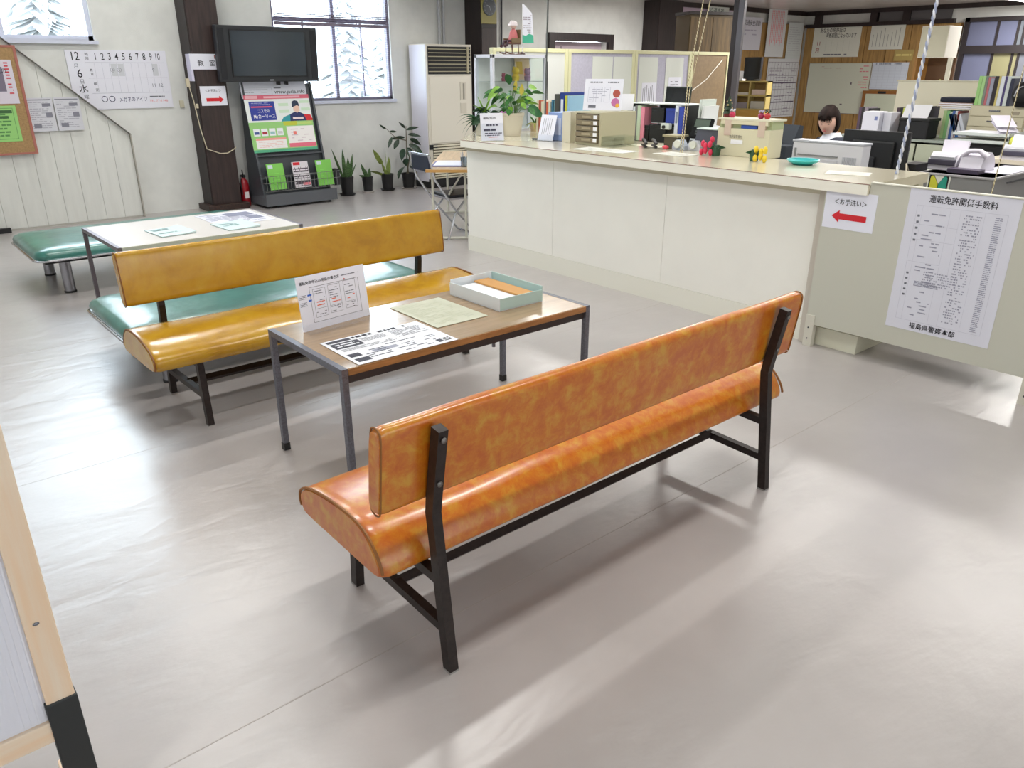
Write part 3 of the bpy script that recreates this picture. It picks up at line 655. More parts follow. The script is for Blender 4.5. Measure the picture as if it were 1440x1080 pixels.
marks(s, border(-.39, -.075, -.03, .01, .002)+lines_of_print(-.37, -.055, -.06, .0, 2, ch=.3, seed=81), mat((150, 152, 162), .8)); 
s = sheet('car_lease_poster', RF(4.32, .965, .03), .84, .665, mat((224, 228, 226), .45), 'green, white and blue car lease poster with a driver in a cap on the rack', 'poster')
P_ = lambda n, c, rs, z=.0006: marks(s, rs, mat(c, .7), z=z, name=n)
P_('print', (222, 106, 126), [(-.42, .285, .42, .3325)]); P_('print', (238, 180, 190), [(-.17, .295, .3, .318), (-.4, .292, -.25, .326)], .0008)
P_('print', (150, 202, 122), [(-.42, -.3325, .42, .02)]); P_('print', (84, 168, 130), [(-.42, -.3325, .42, -.30)], .0008)
P_('print', (190, 196, 60), [(.02, -.03, .2, .02)], .0008); P_('print', (186, 212, 120), [(.2, -.02, .4, .01)], .0008)
P_('print', (48, 62, 150), [(-.37, .04, -.05, .26)]); P_('print', (220, 90, 110), [(-.35, .19, -.08, .205)], .0009)
marks(s, lines_of_print(-.34, .215, -.1, .25, 2, ch=.35, seed=82), mat((170, 175, 210), .8), z=.0009)
txt(s, 'コスモの', -.2, .148, .05, WHITE, w=.15, z=.001, bold=.001); txt(s, 'Myカーリース', -.2, .085, .055, WHITE, w=.27, z=.001, bold=.0015)
P_('print', (200, 222, 196), [(.0, .2, .13, .235), (-.0, .12, .13, .16), (.28, .23, .41, .26), (.29, .14, .41, .175)])
def pp(pts, c, z=.0010, name='print'):
    b = MB(); b.poly([(x_, y_, z) for x_, y_ in pts], .0003); return b.build(name, mat(c, .7), s)
pp([(.0, .02), (.04, .07), (.13, .1), (.17, .02)], (50, 150, 160)); pp([(.33, .02), (.3, .1), (.4, .09), (.42, .04), (.42, .02)], (206, 40, 50)); pp([(.12, .02), (.13, .1), (.19, .125), (.26, .125), (.31, .1), (.34, .02)], (44, 48, 100), .0012)
pp([(.185, .14), (.19, .2), (.265, .2), (.27, .14), (.228, .115)], (226, 190, 172), .0014, 'face'); pp([(.17, .18), (.18, .25), (.22, .265), (.26, .255), (.275, .19), (.24, .205)], (38, 52, 76), .0016, 'cap')
P_('print', (232, 210, 210), [(.16, .04, .3, .065)], .0016)
for i in range(4): P_('print', (232, 234, 236), [(-.38+i*.1, -.14, -.3+i*.1, -.055)], .0008); P_('print', ((70, 90, 150), (170, 50, 60), (150, 190, 190), (200, 200, 200))[i], [(-.37+i*.1, -.12, -.31+i*.1, -.09)], .0012)
P_('print', (236, 232, 230), [(-.37, -.29, .02, -.165), (.05, -.27, .41, -.04)], .0008); P_('print', (236, 160, 150), [(-.37, -.19, .02, -.165)], .0012); P_('print', (226, 110, 130), [(.05, -.29, .41, -.24)], .0012)
marks(s, lines_of_print(-.34, -.28, .0, -.2, 4, ch=.3, seed=83, fill=.7), mat((232, 190, 184), .8), z=.0012); marks(s, lines_of_print(.1, -.23, .38, -.06, 5, ch=.3, seed=84, fill=.5), mat((206, 190, 198), .8), z=.0012)
P_('print', (232, 120, 110), [(.13, -.14, .17, -.1)], .0016)
for x, c, lb, sd in ((4.09, (124, 196, 84), 'bright green leaflet at the left of the rack\'s wire basket', 85), (4.42, (214, 208, 214), 'black, white and red leaflet in the middle of the rack\'s wire basket', 86), (4.74, (124, 196, 84), 'bright green leaflet at the right of the rack\'s wire basket', 87)):
    M = fr((x, 9.235, .37), (0, -1, .22), (0, .2, 1))
    l = sheet('leaflet', M, .215, .31, mat(c, .55), lb, 'leaflet', t=.01)
    if sd == 86:
        marks(l, [(-.09, .115, -.0, .15)], REDINK); marks(l, [(-.1, .03, .1, .09), (-.1, -.05, .1, .01), (-.1, -.14, .1, -.07)], mat((90, 80, 90), .8)); marks(l, lines_of_print(-.1, -.14, .1, .1, 8, ch=.5, seed=sd), mat((220, 214, 220), .8), z=.0008); marks(l, [(0, -.13, .1, -.1)], PINK, z=.001)
    else:
        marks(l, [(-.09, .1, -.03, .14)], mat((206, 220, 226), .7)); marks(l, lines_of_print(-.09, -.1, .09, .05, 6, ch=.2, seed=sd, fill=.5), mat((140, 220, 100), .8))

# fire extinguisher
fe = thing('fire_extinguisher', 'small red fire extinguisher standing between the pillar and the rack', 'fire extinguisher', (3.815, 9.6, 0))
MB().lathe([(.05, .0), (.056, .02), (.056, .26), (.045, .31), (.02, .335), (.018, .36)], (3.815, 9.6, 0), 18).build('body', mat((150, 22, 34), .35), fe, True)
MB().box((3.8, 9.56, .35), (3.83, 9.64, .38)).tube([(3.815, 9.6, .37), (3.8, 9.57, .44)], .008, 6).build('handle', BLACK, fe, True)
MB().tube([(3.815, 9.6, .36), (3.77, 9.57, .38), (3.755, 9.55, .3), (3.76, 9.545, .15)], .009, 6).build('hose', BLACK, fe, True)
MB().box((3.79, 9.541, .1), (3.84, 9.546, .18)).build('label_plate', mat((222, 214, 214), .6), fe, True)

# tall floor-standing heater
ac = thing('floor_heater', 'tall cream floor-standing air conditioner with black louvres against the back wall', 'air conditioner', (6.82, 9.55, 0))
ACB = mat((216, 210, 196), .45); ACS = mat((226, 224, 234), .4)
MB().box((6.43, 9.33, .09), (7.2, 9.74, 1.9), .006).build('cabinet', ACB, ac, True)
MB().box((6.425, 9.35, .09), (6.431, 9.73, 1.89)).build('side_panel', ACS, ac, True)
MB().box((6.44, 9.34, 0), (7.19, 9.72, .095)).build('base', BLACK, ac, True)
MB().box((6.41, 9.31, .03), (7.0, 9.345, .13)).build('base_strip', BLACK, ac, True)
MB().box((6.455, 9.322, 1.52), (7.18, 9.335, 1.87)).build('outlet_recess', mat((18, 18, 20), .6), ac, True)
for i in range(7): MB().box((6.46, 9.312, 1.55+i*.047), (7.175, 9.33, 1.56+i*.047)).build('louvre', mat((176, 168, 140), .5), ac, True)
for x in (7.11,): MB().box((x, 9.308, 1.53), (x+.03, 9.325, 1.87)).build('louvre_post', mat((176, 168, 140), .5), ac, True)
MB().box((6.47, 9.322, .62), (7.17, 9.336, 1.49), .003).build('front_door', mat((222, 217, 203), .45), ac, True)
MB().box((6.985, 9.316, 1.18), (7.09, 9.324, 1.42)).box((6.985, 9.316, 1.0), (7.09, 9.324, 1.14)).build('control_panel', mat((206, 200, 184), .4), ac, True)
MB().box((7.03, 9.312, 1.19), (7.055, 9.318, 1.4)).build('brand_strip', mat((150, 146, 134), .5), ac, True)
MB().box((6.43, 9.315, .535), (6.56, 9.335, .6)).build('latch', BLACK, ac, True)
MB().box((6.49, 9.322, .11), (7.17, 9.33, .6)).build('intake_recess', mat((110, 102, 82), .6), ac, True)
for i in range(13): MB().box((6.49, 9.31, .125+i*.037), (7.17, 9.33, .146+i*.037)).build('slat', mat((216, 210, 188), .5), ac, True)

# clock on the second pillar
ck = thing('wall_clock', 'square ochre clock with a round dark face high on the pillar right of the heater', 'clock', M=fr((7.6, 9.415, 2.38), NY))
MB().box((-.14, -.2, -.05), (.14, .2, 0), .006).build('case', mat((150, 140, 74), .4), ck)
MB().box((-.14, -.255, -.05), (.14, -.2, 0), .004).build('base_strip', mat((50, 46, 42), .5), ck); 
d_ = MB(); d_.lathe([(.118, 0), (.118, .008), (.108, .01)], (0, .02, 0), 28); d_.build('bezel', mat((96, 104, 110), .3, .4), ck)
d_ = MB(); d_.lathe([(.108, .004), (.108, .0105), (.0001, .011)], (0, .02, 0), 28); dd = d_.build('dial', mat((48, 54, 62), .3), ck)
h = MB()
for a, L, w_ in ((290, .055, .008), (160, .085, .006)):
    a = R(90-a); v = Vector((math.cos(a), math.sin(a), 0)); n2_ = Vector((-v.y, v.x, 0))*w_/2; o_ = Vector((0, .02, .0125)); h.quad(o_-n2_, o_+v*L-n2_*.5, o_+v*L+n2_*.5, o_+n2_)
h.build('hand', mat((200, 205, 210), .5), dd)
tk = MB()
for i in range(12):
    a = math.tau*i/12; v = Vector((math.cos(a), math.sin(a), 0)); n2_ = Vector((-v.y, v.x, 0))*.003; o_ = Vector((0, .02, .0122)); tk.quad(o_+v*.088-n2_, o_+v*.1-n2_, o_+v*.1+n2_, o_+v*.088+n2_)
tk.build('hour_mark', mat((150, 156, 162), .5), dd)
s = sheet('name_plate', fr((7.6, 9.414, 1.73), NY), .15, .055, PAPER, 'tiny white plate with black characters on the pillar below the clock', 'sign'); txt(s, '休憩室', 0, 0, .03, w=.11)

# ------------------------------------------------------------------ potted plants
def leaf_strip(b, base, d, L, w, droop=.3, up_=Vector((0, 0, 1)), n=6, shape='blade', fold=.15):
    d = Vector(d).normalized(); base = Vector(base); prev = None; p = base.copy(); s = d.cross(up_)*.35+d.cross(Vector((.65, .76, 0)))*(1 if d.cross(up_).dot(d.cross(Vector((.65, .76, 0)))) > 0 else -1)
    s.normalize()
    for i in range(n+1):
        t = i/n
        if shape == 'blade': ww = w*(.55+.9*t-1.35*t*t if t < .75 else max(0, (1-t)*1.75)) 
        else: ww = w*math.sin(math.pi*min(1, .04+.96*t)**.85)
        nn = s.cross(d).normalized(); ce = b.bm.verts.new(p-nn*ww*fold); a = b.bm.verts.new(p-s*ww*.5); c = b.bm.verts.new(p+s*ww*.5)
        if prev:
            b.bm.faces.new((prev[0], prev[1], ce, a)); b.bm.faces.new((prev[1], prev[2], c, ce))
        prev = (a, ce, c)
        d = (d-Vector((0, 0, droop/n))).normalized(); p = p+d*L/n
    b.sm = True; return b
def pot(t, x, y, z, h, r0, r1, m, saucer=None, n=24, rim=True):
    prof = [(r0, 0), (r0+(r1-r0)*.9, h*.86), (r1, h*.87), (r1*1.03, h*.9), (r1*1.03, h), (r1*.9, h), (r1*.86, h*.9)] if rim else [(r0, 0), (r1, h), (r1*.94, h), (r1*.9, h*.92)]
    z0 = z+(.018 if saucer else 0)
    MB().lathe(prof, (x, y, z0), n).build('pot', m, t, True)
    MB().lathe([(r1*.86, h*.86), (r1*.86, h*.9)], (x, y, z0), n).build('soil', mat((52, 42, 36), .9, noise_amt=.3, nscale=80), t, True)
    if saucer: MB().lathe([(r1*1.0, 0), (r1*1.22, .022), (r1*1.18, .024), (r1*.95, .012)], (x, y, z), n).build('saucer', saucer, t, True)
    return z0+h*.9
BPOT = mat((26, 26, 28), .5); LEAFD = mat((38, 62, 42), .35, noise_amt=.25, nscale=14); LEAFS = mat((74, 104, 60), .45, noise_amt=.35, nscale=30, stretch=(1, 1, 4))
LEAFY = mat((120, 136, 62), .45, noise_amt=.25, nscale=20); LEAFM = mat((60, 118, 56), .4, noise_amt=.25, nscale=14); LEAFL = mat((128, 176, 62), .4, noise_amt=.2, nscale=14)
def leafy(t, specs, m, shape='blade'):
    for (bx, by, bz, dx, dy, dz, L, w_, dr) in specs:
        b = MB(); leaf_strip(b, (bx, by, bz), (dx, dy, dz), L, w_, dr, shape=shape); b.build('leaf', m, t, True)
t = thing('snake_plant', 'snake plant with five upright blades in a black pot, nearest the rack', 'plant', (5.22, 9.56, 0))
z = pot(t, 5.22, 9.56, 0, .23, .075, .09, BPOT, BPOT)
leafy(t, [(5.17, 9.56, z, -.36, 0, 1, .42, .05, 0), (5.21, 9.58, z, -.03, 0, 1, .38, .075, 0), (5.24, 9.54, z, .04, 0, 1, .27, .09, 0), (5.27, 9.56, z, .22, 0, 1, .32, .065, -.1), (5.28, 9.56, z, .45, 0, 1, .22, .03, .3), (5.2, 9.53, z, -.2, -.1, 1, .2, .04, 0)], LEAFS)
t = thing('snake_plant', 'smallest snake plant with short leaning blades in a black pot on a white saucer', 'plant', (5.56, 9.6, 0))
z = pot(t, 5.56, 9.6, 0, .2, .06, .075, BPOT, mat((196, 190, 186), .5))
leafy(t, [(5.55, 9.6, z, -.4, 0, 1, .22, .07, -.1), (5.56, 9.62, z, -.05, 0, 1, .12, .05, 0), (5.54, 9.58, z, -1, 0, .55, .13, .065, .2), (5.59, 9.6, z, .1, 0, 1, .13, .075, 0)], LEAFS)
t = thing('snake_plant', 'yellowish plant with broad flopping blades in a black pot, left of the tall plant', 'plant', (5.88, 9.6, 0))
z = pot(t, 5.88, 9.6, 0, .21, .07, .085, BPOT, BPOT)
leafy(t, [(5.87, 9.6, z, -.38, 0, 1, .2, .06, 0), (5.80, 9.6, z+.16, -.6, 0, 1, .24, .1, 0), (5.90, 9.6, z, .1, 0, 1, .25, .085, 0), (5.83, 9.6, z, -1, -.1, .55, .27, .065, .35), (5.88, 9.61, z, .0, 0, 1, .34, .012, -.2)], LEAFY)
t = thing('rubber_plant', 'tall dark-leaved rubber plant drooping in a black pot beside the heater', 'plant', (6.2, 9.55, 0))
z = pot(t, 6.2, 9.55, 0, .2, .075, .095, BPOT, mat((170, 165, 160), .5))
MB().tube([(6.2, 9.55, z), (6.19, 9.55, .45), (6.2, 9.55, .85)], [.012, .009, .005], 7).tube([(6.18, 9.56, z), (6.22, 9.54, .4), (6.26, 9.55, .62)], [.009, .008, .005], 7).tube([(6.195, 9.55, .66), (6.0, 9.5, .7), (5.82, 9.5, .86)], [.007, .005, .003], 6).build('stem', mat((104, 98, 80), .7), t, True)
leafy(t, [(6.14, 9.54, .55, -.5, -.4, -.25, .2, .09, 1.1), (6.18, 9.53, .56, .1, -.6, -.3, .2, .09, 1.2), (6.26, 9.54, .58, .8, -.3, .1, .22, .09, 1.4), (6.22, 9.53, .6, .5, -.6, 0, .26, .085, 1.4), (6.16, 9.54, .42, -.3, -.5, -.2, .14, .09, 1.0),
    (6.15, 9.53, .32, -.7, -.3, .3, .28, .12, 2.2), (6.25, 9.53, .33, .7, -.3, .4, .28, .12, 2.2), (6.2, 9.5, .3, .1, -.8, .3, .18, .1, 1.6),
    (6.16, 9.54, .7, -1, -.1, .1, .26, .06, .2), (6.05, 9.52, .68, -.6, -.1, -.6, .16, .07, .3), (5.93, 9.5, .72, -.5, 0, -.9, .16, .05, .2), (5.84, 9.5, .83, -.9, 0, .5, .12, .03, -.2), (5.9, 9.5, .8, .8, 0, -.1, .12, .035, 0),
    (6.2, 9.54, .8, .9, -.1, .3, .2, .05, .3), (6.22, 9.54, .74, .9, -.2, 0, .2, .05, .3), (6.18, 9.54, .82, -.5, 0, .6, .14, .04, .4), (6.24, 9.53, .68, 1, -.1, -.2, .2, .07, .6)], LEAFD, 'oval')

# ------------------------------------------------------------------ long folding table and chair at the counter wing
e1 = Vector((.66, .75, 0)).normalized(); e2 = Vector((.75, -.66, 0)).normalized()
Mt = Matrix((e1, -e2, Vector((0, 0, 1)))).transposed().to_4x4(); Mt.translation = (4.305, 6.33, 0)
ft = thing('folding_table', 'long folding table with light wooden top and white legs behind the counter corner', 'table', M=Mt)
MB().box((0, -.42, .672), (1.75, 0, .7), .003).build('tabletop', mat((206, 180, 148), .4, noise_amt=.06, nscale=8, stretch=(.5, 6, 1)), ft)
MB().box((-.003, -.42, .672), (0, 0, .698)).box((0, -.423, .672), (1.75, -.42, .698)).build('edge_band', mat((196, 150, 84), .5), ft)
for x in (.12, 1.62):
    for y in (-.05, -.37): MB().tube([(x, y, .03), (x, y, .672)], .013, 10).build('leg', mat((206, 204, 192), .4), ft)
    MB().tube([(x, -.42, .02), (x, 0, .02)], .014, 10).build('foot_bar', mat((206, 204, 192), .4), ft)
MB().tube([(.12, -.21, .45), (1.62, -.21, .45)], .01, 8).build('cross_bar', mat((206, 204, 192), .4), ft)
MB().tube([(.12, -.37, .6), (.45, -.37, .672)], .008, 6).tube([(.12, -.05, .45), (.4, -.05, .672)], .008, 6).build('folding_stay', CHROME, ft)
Mc = Matrix.Translation((4.74, 6.45, 0)) @ Matrix.Rotation(R(-8), 4, 'Z')
fc = thing('folding_chair', 'blue-black folding chair with chrome tube frame tucked under the folding table', 'chair', M=Mc)
NAVY = mat((34, 42, 62), .35)
MB().box((-.17, -.19, .405), (.2, .19, .435), .012).build('seat', mat((26, 28, 38), .4), fc)
MB().box((-.185, -.2, .39), (.205, .2, .407), .005).build('seat_pan', mat((170, 165, 172), .4, .3), fc)
MB().box((-.385, -.19, .67), (-.355, .19, .82), .012, M=None).build('backrest', NAVY, fc)
for y in (-.205, .205): MB().tube([(-.39, y, .83), (-.33, y, .6), (-.12, y, .3), (.13, y, .02)], .011, 8).build('leg', CHROME, fc); MB().tube([(.03, y, .42), (-.12, y, .25), (-.2, y, .0)], .011, 8).build('leg', CHROME, fc)
MB().tube([(.13, -.205, .02), (.16, -.19, .012), (.16, .19, .012), (.13, .205, .02)], .011, 8).build('foot_bar', CHROME, fc)
MB().tube([(-.2, -.205, .011), (-.2, .205, .011)], .011, 8).build('foot_bar', CHROME, fc); MB().tube([(-.39, -.205, .83), (-.39, .205, .83)], .008, 8).build('top_bar', CHROME, fc)
def T_(u, v, z): return Mt @ Vector((u, v, z))
s = sheet('paper_stack', fr(T_(.45, -.2, .712), UZ, e1), .3, .42, mat((228, 228, 240), .7), 'white paper on a blue folder lying on the folding table', 'papers', t=.004)
MB().box((-.17, -.24, -.0115), (.15, .2, -.0045)).build('folder', mat((110, 110, 160), .6), s)
pc = thing('pen_cup', 'clear cup of white pens standing on the folding table', 'cup', M=Matrix.Translation(T_(.21, -.355, .7)))
MB().lathe([(.03, 0), (.034, .095), (.031, .094), (.028, .005)], (0, 0, 0), 16).build('cup', glass((200, 212, 222), .25), pc)
for i in range(5): a = i*1.25; MB().tube([(.012*math.cos(a), .012*math.sin(a), .008), (.03*math.cos(a), .03*math.sin(a), .14)], .004, 6).build('pen', (WHITE, mat((150, 160, 180), .5))[i % 2], pc)
# ------------------------------------------------------------------ partition screens behind the counter
PF = mat((206, 204, 164), .5); PG = mat((178, 176, 192), .8, noise_amt=.03, nscale=40); PP = mat((208, 212, 204), .5)
def screen(x0, x1, label, panel, z1=1.8, sheets=()):
    t = thing('partition_screen', label, 'partition', ((x0+x1)/2, 6.9, 0))
    MB().box((x0+.04, 6.895, .1), (x1-.04, 6.925, z1-.035)).build('infill', panel, t, True)
    for a in (x0, x1-.045): MB().box((a, 6.88, .03), (a+.045, 6.94, z1), .004).build('upright', PF, t, True)
    MB().box((x0+.045, 6.88, z1-.04), (x1-.045, 6.94, z1), .004).build('top_rail', PF, t, True)
    MB().box((x0+.045, 6.88, .06), (x1-.045, 6.94, .12)).build('bottom_rail', PF, t, True)
    for a in (x0+.02, x1-.02): MB().box((a-.02, 6.75, 0), (a+.02, 7.07, .03)).build('foot', PF, t, True)
    return t
screen(5.60, 6.715, 'leftmost cream-framed partition screen with pale infill, behind the glass case', mat((206, 208, 204), .5))
screen(6.72, 7.87, 'second cream-framed partition screen from the left, lilac with two blank sheets', PG)
screen(7.875, 8.99, 'third cream-framed partition screen from the left, lilac with two notices on tall sheets', PG)
lastp = screen(8.995, 9.84, 'rightmost cream-framed partition screen with brown see-through infill', mat((138, 118, 92), .35, noise_amt=.05, nscale=20))
MB().tube([(9.03, 6.89, 1.3), (9.35, 6.888, 1.45), (9.68, 6.889, 1.7)], .008, 5).build('tape', mat((184, 176, 160), .4), lastp, True)
for x, w_, lb in ((7.3, .35, 'blank pale sheet on the second partition screen, left one'), (7.66, .34, 'blank pale sheet on the second partition screen, right one'), (8.14, .36, 'tall pale sheet on the third partition screen, left one'), (8.66, .36, 'tall pale sheet on the third partition screen, right one')):
    h_ = .75; zc = 1.35
    sheet('pale_sheet', fr((x, 6.89, zc), NY), w_, h_, PP, lb, 'paper')
for x, z, w_, h_, lb, v in ((8.17, 1.26, .28, .33, 'small notice in vertical writing on the third screen, lower left', True), (8.68, 1.34, .26, .3, 'small notice in horizontal writing on the third screen, upper right', False)):
    s = sheet('small_notice', fr((x, 6.886, z), NY), w_, h_, PAPER, lb, 'notice')
    if v: marks(s, [(-.12+i*.035, -.12, -.11+i*.035, .1+.02*(i % 3)) for i in range(7)], mat((130, 130, 140), .8))
    else: marks(s, lines_of_print(-.09, -.11, .09, .11, 6, ch=.35, seed=91), mat((130, 130, 140), .8))

# glass display case
dc = thing('display_case', 'white-framed glass display case with shelves behind the counter plants', 'cabinet', (5.41, 6.36, 1.003))
DCF = mat((212, 214, 226), .4)
dx0, dx1, dy0, dy1, dz1 = 5.05, 5.77, 6.22, 6.5, 1.72
# stands on a low white cabinet
for x in (dx0, dx1-.03):
    for y in (dy0, dy1-.03): MB().box((x, y, 1.003), (x+.03, y+.03, dz1)).build('frame_post', DCF, dc, True)
MB().box((dx0, dy0, dz1-.03), (dx1, dy1, dz1), .003).build('top_board', DCF, dc, True); MB().box((dx0, dy0, 1.003), (dx1, dy1, 1.03)).build('base_board', DCF, dc, True)
for z in (1.47, 1.2): MB().box((dx0+.03, dy0+.02, z), (dx1-.03, dy1-.01, z+.007)).build('glass_shelf', glass((236, 240, 240), .2), dc, True)
MB().box((dx0+.03, dy0+.01, 1.03), (dx1-.03, dy0+.014, dz1-.03)).build('glass_door', glass((250, 253, 252), .05), dc, True)
MB().box((dx0+.03, dy1-.012, 1.03), (dx1-.03, dy1-.004, dz1-.03)).build('back_board', mat((222, 222, 222), .5), dc, True)
for x in (dx0+.004, dx1-.008): MB().box((x, dy0+.03, 1.03), (x+.004, dy1-.03, dz1-.03)).build('glass_side', glass((250, 253, 252), .05), dc, True)
MB().box((dx1+.0, dy0+.01, 1.08), (dx1+.022, dy0+.04, 1.66)).build('dark_strip', BLACK, dc, True)
for x, z, r, c, lb in ((5.31, 1.477, .028, (150, 60, 90), 'small mauve ornament on the upper shelf of the glass case'), (5.47, 1.477, .05, (206, 176, 40), 'yellow fluffy ornament on the upper shelf of the glass case'), (5.63, 1.477, .045, (150, 120, 150), 'greyish purple ornament on the upper shelf of the glass case'), (5.57, 1.207, .05, (140, 170, 130), 'pale green ornament on the lower shelf of the glass case')):
    t = thing('ornament', lb, 'ornament', (x, 6.36, z)); b = MB(); b.lathe([(r*.7, 0), (r*.8, r*.9), (r*.5, r*1.3), (r*.3, r*1.4)], (x, 6.36, z), 14).build('body', mat(c, .5), t, True)
    MB().ball((x, 6.36, z+r*1.9), r*.75, 12, 8).ball((x-r*.5, 6.36, z+r*2.5), r*.25, 8, 6).ball((x+r*.5, 6.36, z+r*2.5), r*.25, 8, 6).build('head', mat(c, .5), t, True)
cdk = sheet('greeting_card', fr((5.63, 6.44, 1.59), (0, -1, .1)), .2, .2, mat((230, 206, 170), .6), 'orange and pink picture card behind the ornaments in the glass case', 'card')
marks(cdk, [(-.08, -.05, 0, .07)], mat((226, 190, 80), .7)); marks(cdk, [(.02, -.08, .09, 0)], mat((226, 130, 120), .7))
# miniature rocking chair with a doll
rc = thing('miniature_rocking_chair', 'miniature wooden rocking chair standing on top of the glass case', 'ornament', (5.5, 6.45, 1.72))
RW = mat((92, 62, 44), .5)
for y in (6.40, 6.50):
    MB().tube([(5.38, y, 1.745), (5.44, y, 1.728), (5.5, y, 1.722), (5.57, y, 1.73)], .006, 6).build('rocker', RW, rc, True)
    for x in (5.455, 5.545): MB().tube([(x, y, 1.728), (x+(.01 if x < 5.5 else -.01), y, 1.82)], .005, 6).build('leg', RW, rc, True)
MB().box((5.44, 6.39, 1.815), (5.56, 6.51, 1.83)).build('seat', RW, rc, True)
MB().box((5.55, 6.39, 1.83), (5.562, 6.51, 1.95)).box((5.44, 6.385, 1.83), (5.56, 6.392, 1.87)).box((5.44, 6.508, 1.83), (5.56, 6.515, 1.87)).build('backrest', mat((110, 90, 60), .6), rc, True)
dl = thing('doll', 'small doll in a white and red dress sitting in the miniature rocking chair', 'doll', (5.51, 6.45, 1.83))
MB().lathe([(.045, 1.83), (.05, 1.87), (.035, 1.93), (.015, 1.955)], (5.515, 6.45, 0), 14).build('dress', mat((190, 110, 110), .8), dl, True)
MB().ball((5.515, 6.45, 1.985), .032, 12, 8).build('head', mat((222, 190, 176), .6), dl, True)
MB().ball((5.52, 6.45, 1.998), (.04, .04, .03), 12, 8).lathe([(.05, 1.985), (.04, 2.0), (.02, 2.03)], (5.505, 6.45, 0), 12).build('bonnet', mat((214, 204, 206), .8), dl, True)
MB().tube([(5.5, 6.42, 1.85), (5.42, 6.42, 1.845), (5.405, 6.42, 1.8)], .011, 6).tube([(5.5, 6.48, 1.85), (5.42, 6.48, 1.845), (5.405, 6.48, 1.8)], .011, 6).build('leg', mat((70, 50, 60), .7), dl, True)
MB().ball((5.385, 6.42, 1.8), (.02, .012, .014), 8, 6).ball((5.385, 6.48, 1.8), (.02, .012, .014), 8, 6).build('shoe', mat((60, 22, 32), .5), dl, True)
pn_ = thing('paper_pennant', 'upright white pennant with writing and a green foot on the glass case, beside the doll', 'pennant', M=fr((5.655, 6.4, 1.99), (-.3, -1, 0)))
MB().poly([(-.055, -.16), (.07, -.16), (.05, .11), (-.045, .19)], .002).build('sheet', PAPER, pn_)
MB().poly([(-.055, -.16, .003), (.07, -.16, .003), (.065, -.09, .003), (.02, -.075, .003), (-.02, -.095, .003), (-.055, -.085, .003)], .001).build('green_foot', mat((70, 170, 140), .7), pn_)
marks(pn_, lines_of_print(-.045, -.07, .045, .1, 9, ch=.4, seed=95, fill=.6), mat((160, 150, 160), .8), z=.004)
MB().tube([(-.052, -.27, 0), (-.052, .19, 0)], .004, 6).build('stick', WHITE, pn_)
MB().lathe([(.03, -.001), (.025, .02), (.005, .03)], (0, 0, 0), 12).T(Matrix.Translation((-.052, -.27, 0)) @ Matrix.Rotation(-math.pi/2, 4, 'X')).build('foot', mat((70, 50, 50), .5), pn_)

for o_ in (rc, dl, pn_): o_.matrix_world = Matrix.Translation((-.085, -.1, 0)) @ W[o_]
# ------------------------------------------------------------------ on the counter
CZ = 1.004
t = thing('flowering_pot', 'large leafy houseplant in a beige pot at the far end of the counter', 'plant', (4.985, 5.85, CZ))
z = pot(t, 4.985, 5.85, CZ, .205, .082, .115, mat((214, 206, 186), .5), rim=True)
rn = random.Random(5); sb = MB(); specs = []
for i in range(46):
    a = rn.uniform(0, math.tau); e = rn.uniform(.3, 1); H = rn.uniform(.06, .25); rad = rn.uniform(.03, .2)
    tip = Vector((4.985+math.cos(a)*rad, 5.85+math.sin(a)*rad, z+H))
    sb.tube([(4.985+math.cos(a)*.03, 5.85+math.sin(a)*.03, z-.02), (4.985+math.cos(a)*rad*.5, 5.85+math.sin(a)*rad*.5, z+H*.7), tip], .003, 4)
    specs.append((tip.x, tip.y, tip.z, math.cos(a)*.8, math.sin(a)*.8, rn.uniform(-.3, .6), rn.uniform(.08, .14), rn.uniform(.035, .06), rn.uniform(.3, 1.2)))
sb.build('stem', mat((110, 140, 90), .6), t, True)
leafy(t, specs[:30], LEAFM, 'oval'); leafy(t, specs[30:], LEAFL, 'oval')
leafy(t, [(5.0, 5.83, z+.2, 0, -.2, 1, .12, .04, 0), (5.06, 5.8, z+.17, .05, 0, 1, .11, .045, -.1)], mat((196, 178, 70), .5), 'oval')
leafy(t, [(5.1, 5.75, z+.04, .7, -.5, .3, .17, .13, 1.2), (4.83, 5.8, z+.22, -.9, -.2, .2, .14, .06, .6), (4.93, 5.82, z+.27, -.3, -.2, .9, .14, .07, 1.2)], mat((44, 100, 56), .4), 'oval')
t = thing('planter', 'dark-leaved trailing plant in a beige planter, leftmost on the counter end', 'plant', (4.84, 6.02, CZ))
MB().box((4.76, 5.97, CZ), (4.9, 6.12, CZ+.14), .006, taper=None).build('pot', mat((206, 200, 182), .5), t, True)
MB().box((4.77, 5.98, CZ+.13), (4.89, 6.11, CZ+.142)).build('soil', mat((52, 42, 36), .9), t, True)
specs = []
for i in range(20):
    a = rn.uniform(R(60), R(300)); specs.append((4.83+rn.uniform(-.06, .05), 6.05+rn.uniform(-.05, .05), CZ+.14, math.cos(a), math.sin(a), rn.uniform(.2, 1.6), rn.uniform(.14, .3), rn.uniform(.018, .04), rn.uniform(.4, 2.2)))
leafy(t, specs, mat((46, 92, 54), .4, noise_amt=.2, nscale=20)); leafy(t, [(4.8, 6.03, CZ+.2, dx, dy, dz, .17, .022, .6) for dx, dy, dz in ((-.8, 0, .8), (-.3, .1, 1), (.3, -.1, 1), (.7, 0, .7), (0, -.4, 1))], LEAFL)
leafy(t, [(4.80+rn.uniform(-.05, .05), 6.03+rn.uniform(-.04, .06), CZ+rn.uniform(.13, .26), math.cos(a), math.sin(a), rn.uniform(-.2, .8), rn.uniform(.09, .15), rn.uniform(.04, .07), rn.uniform(.6, 1.6)) for a in [R(100+i*11) for i in range(18)]], mat((36, 72, 44), .45), 'oval')
fl_ = MB(); 
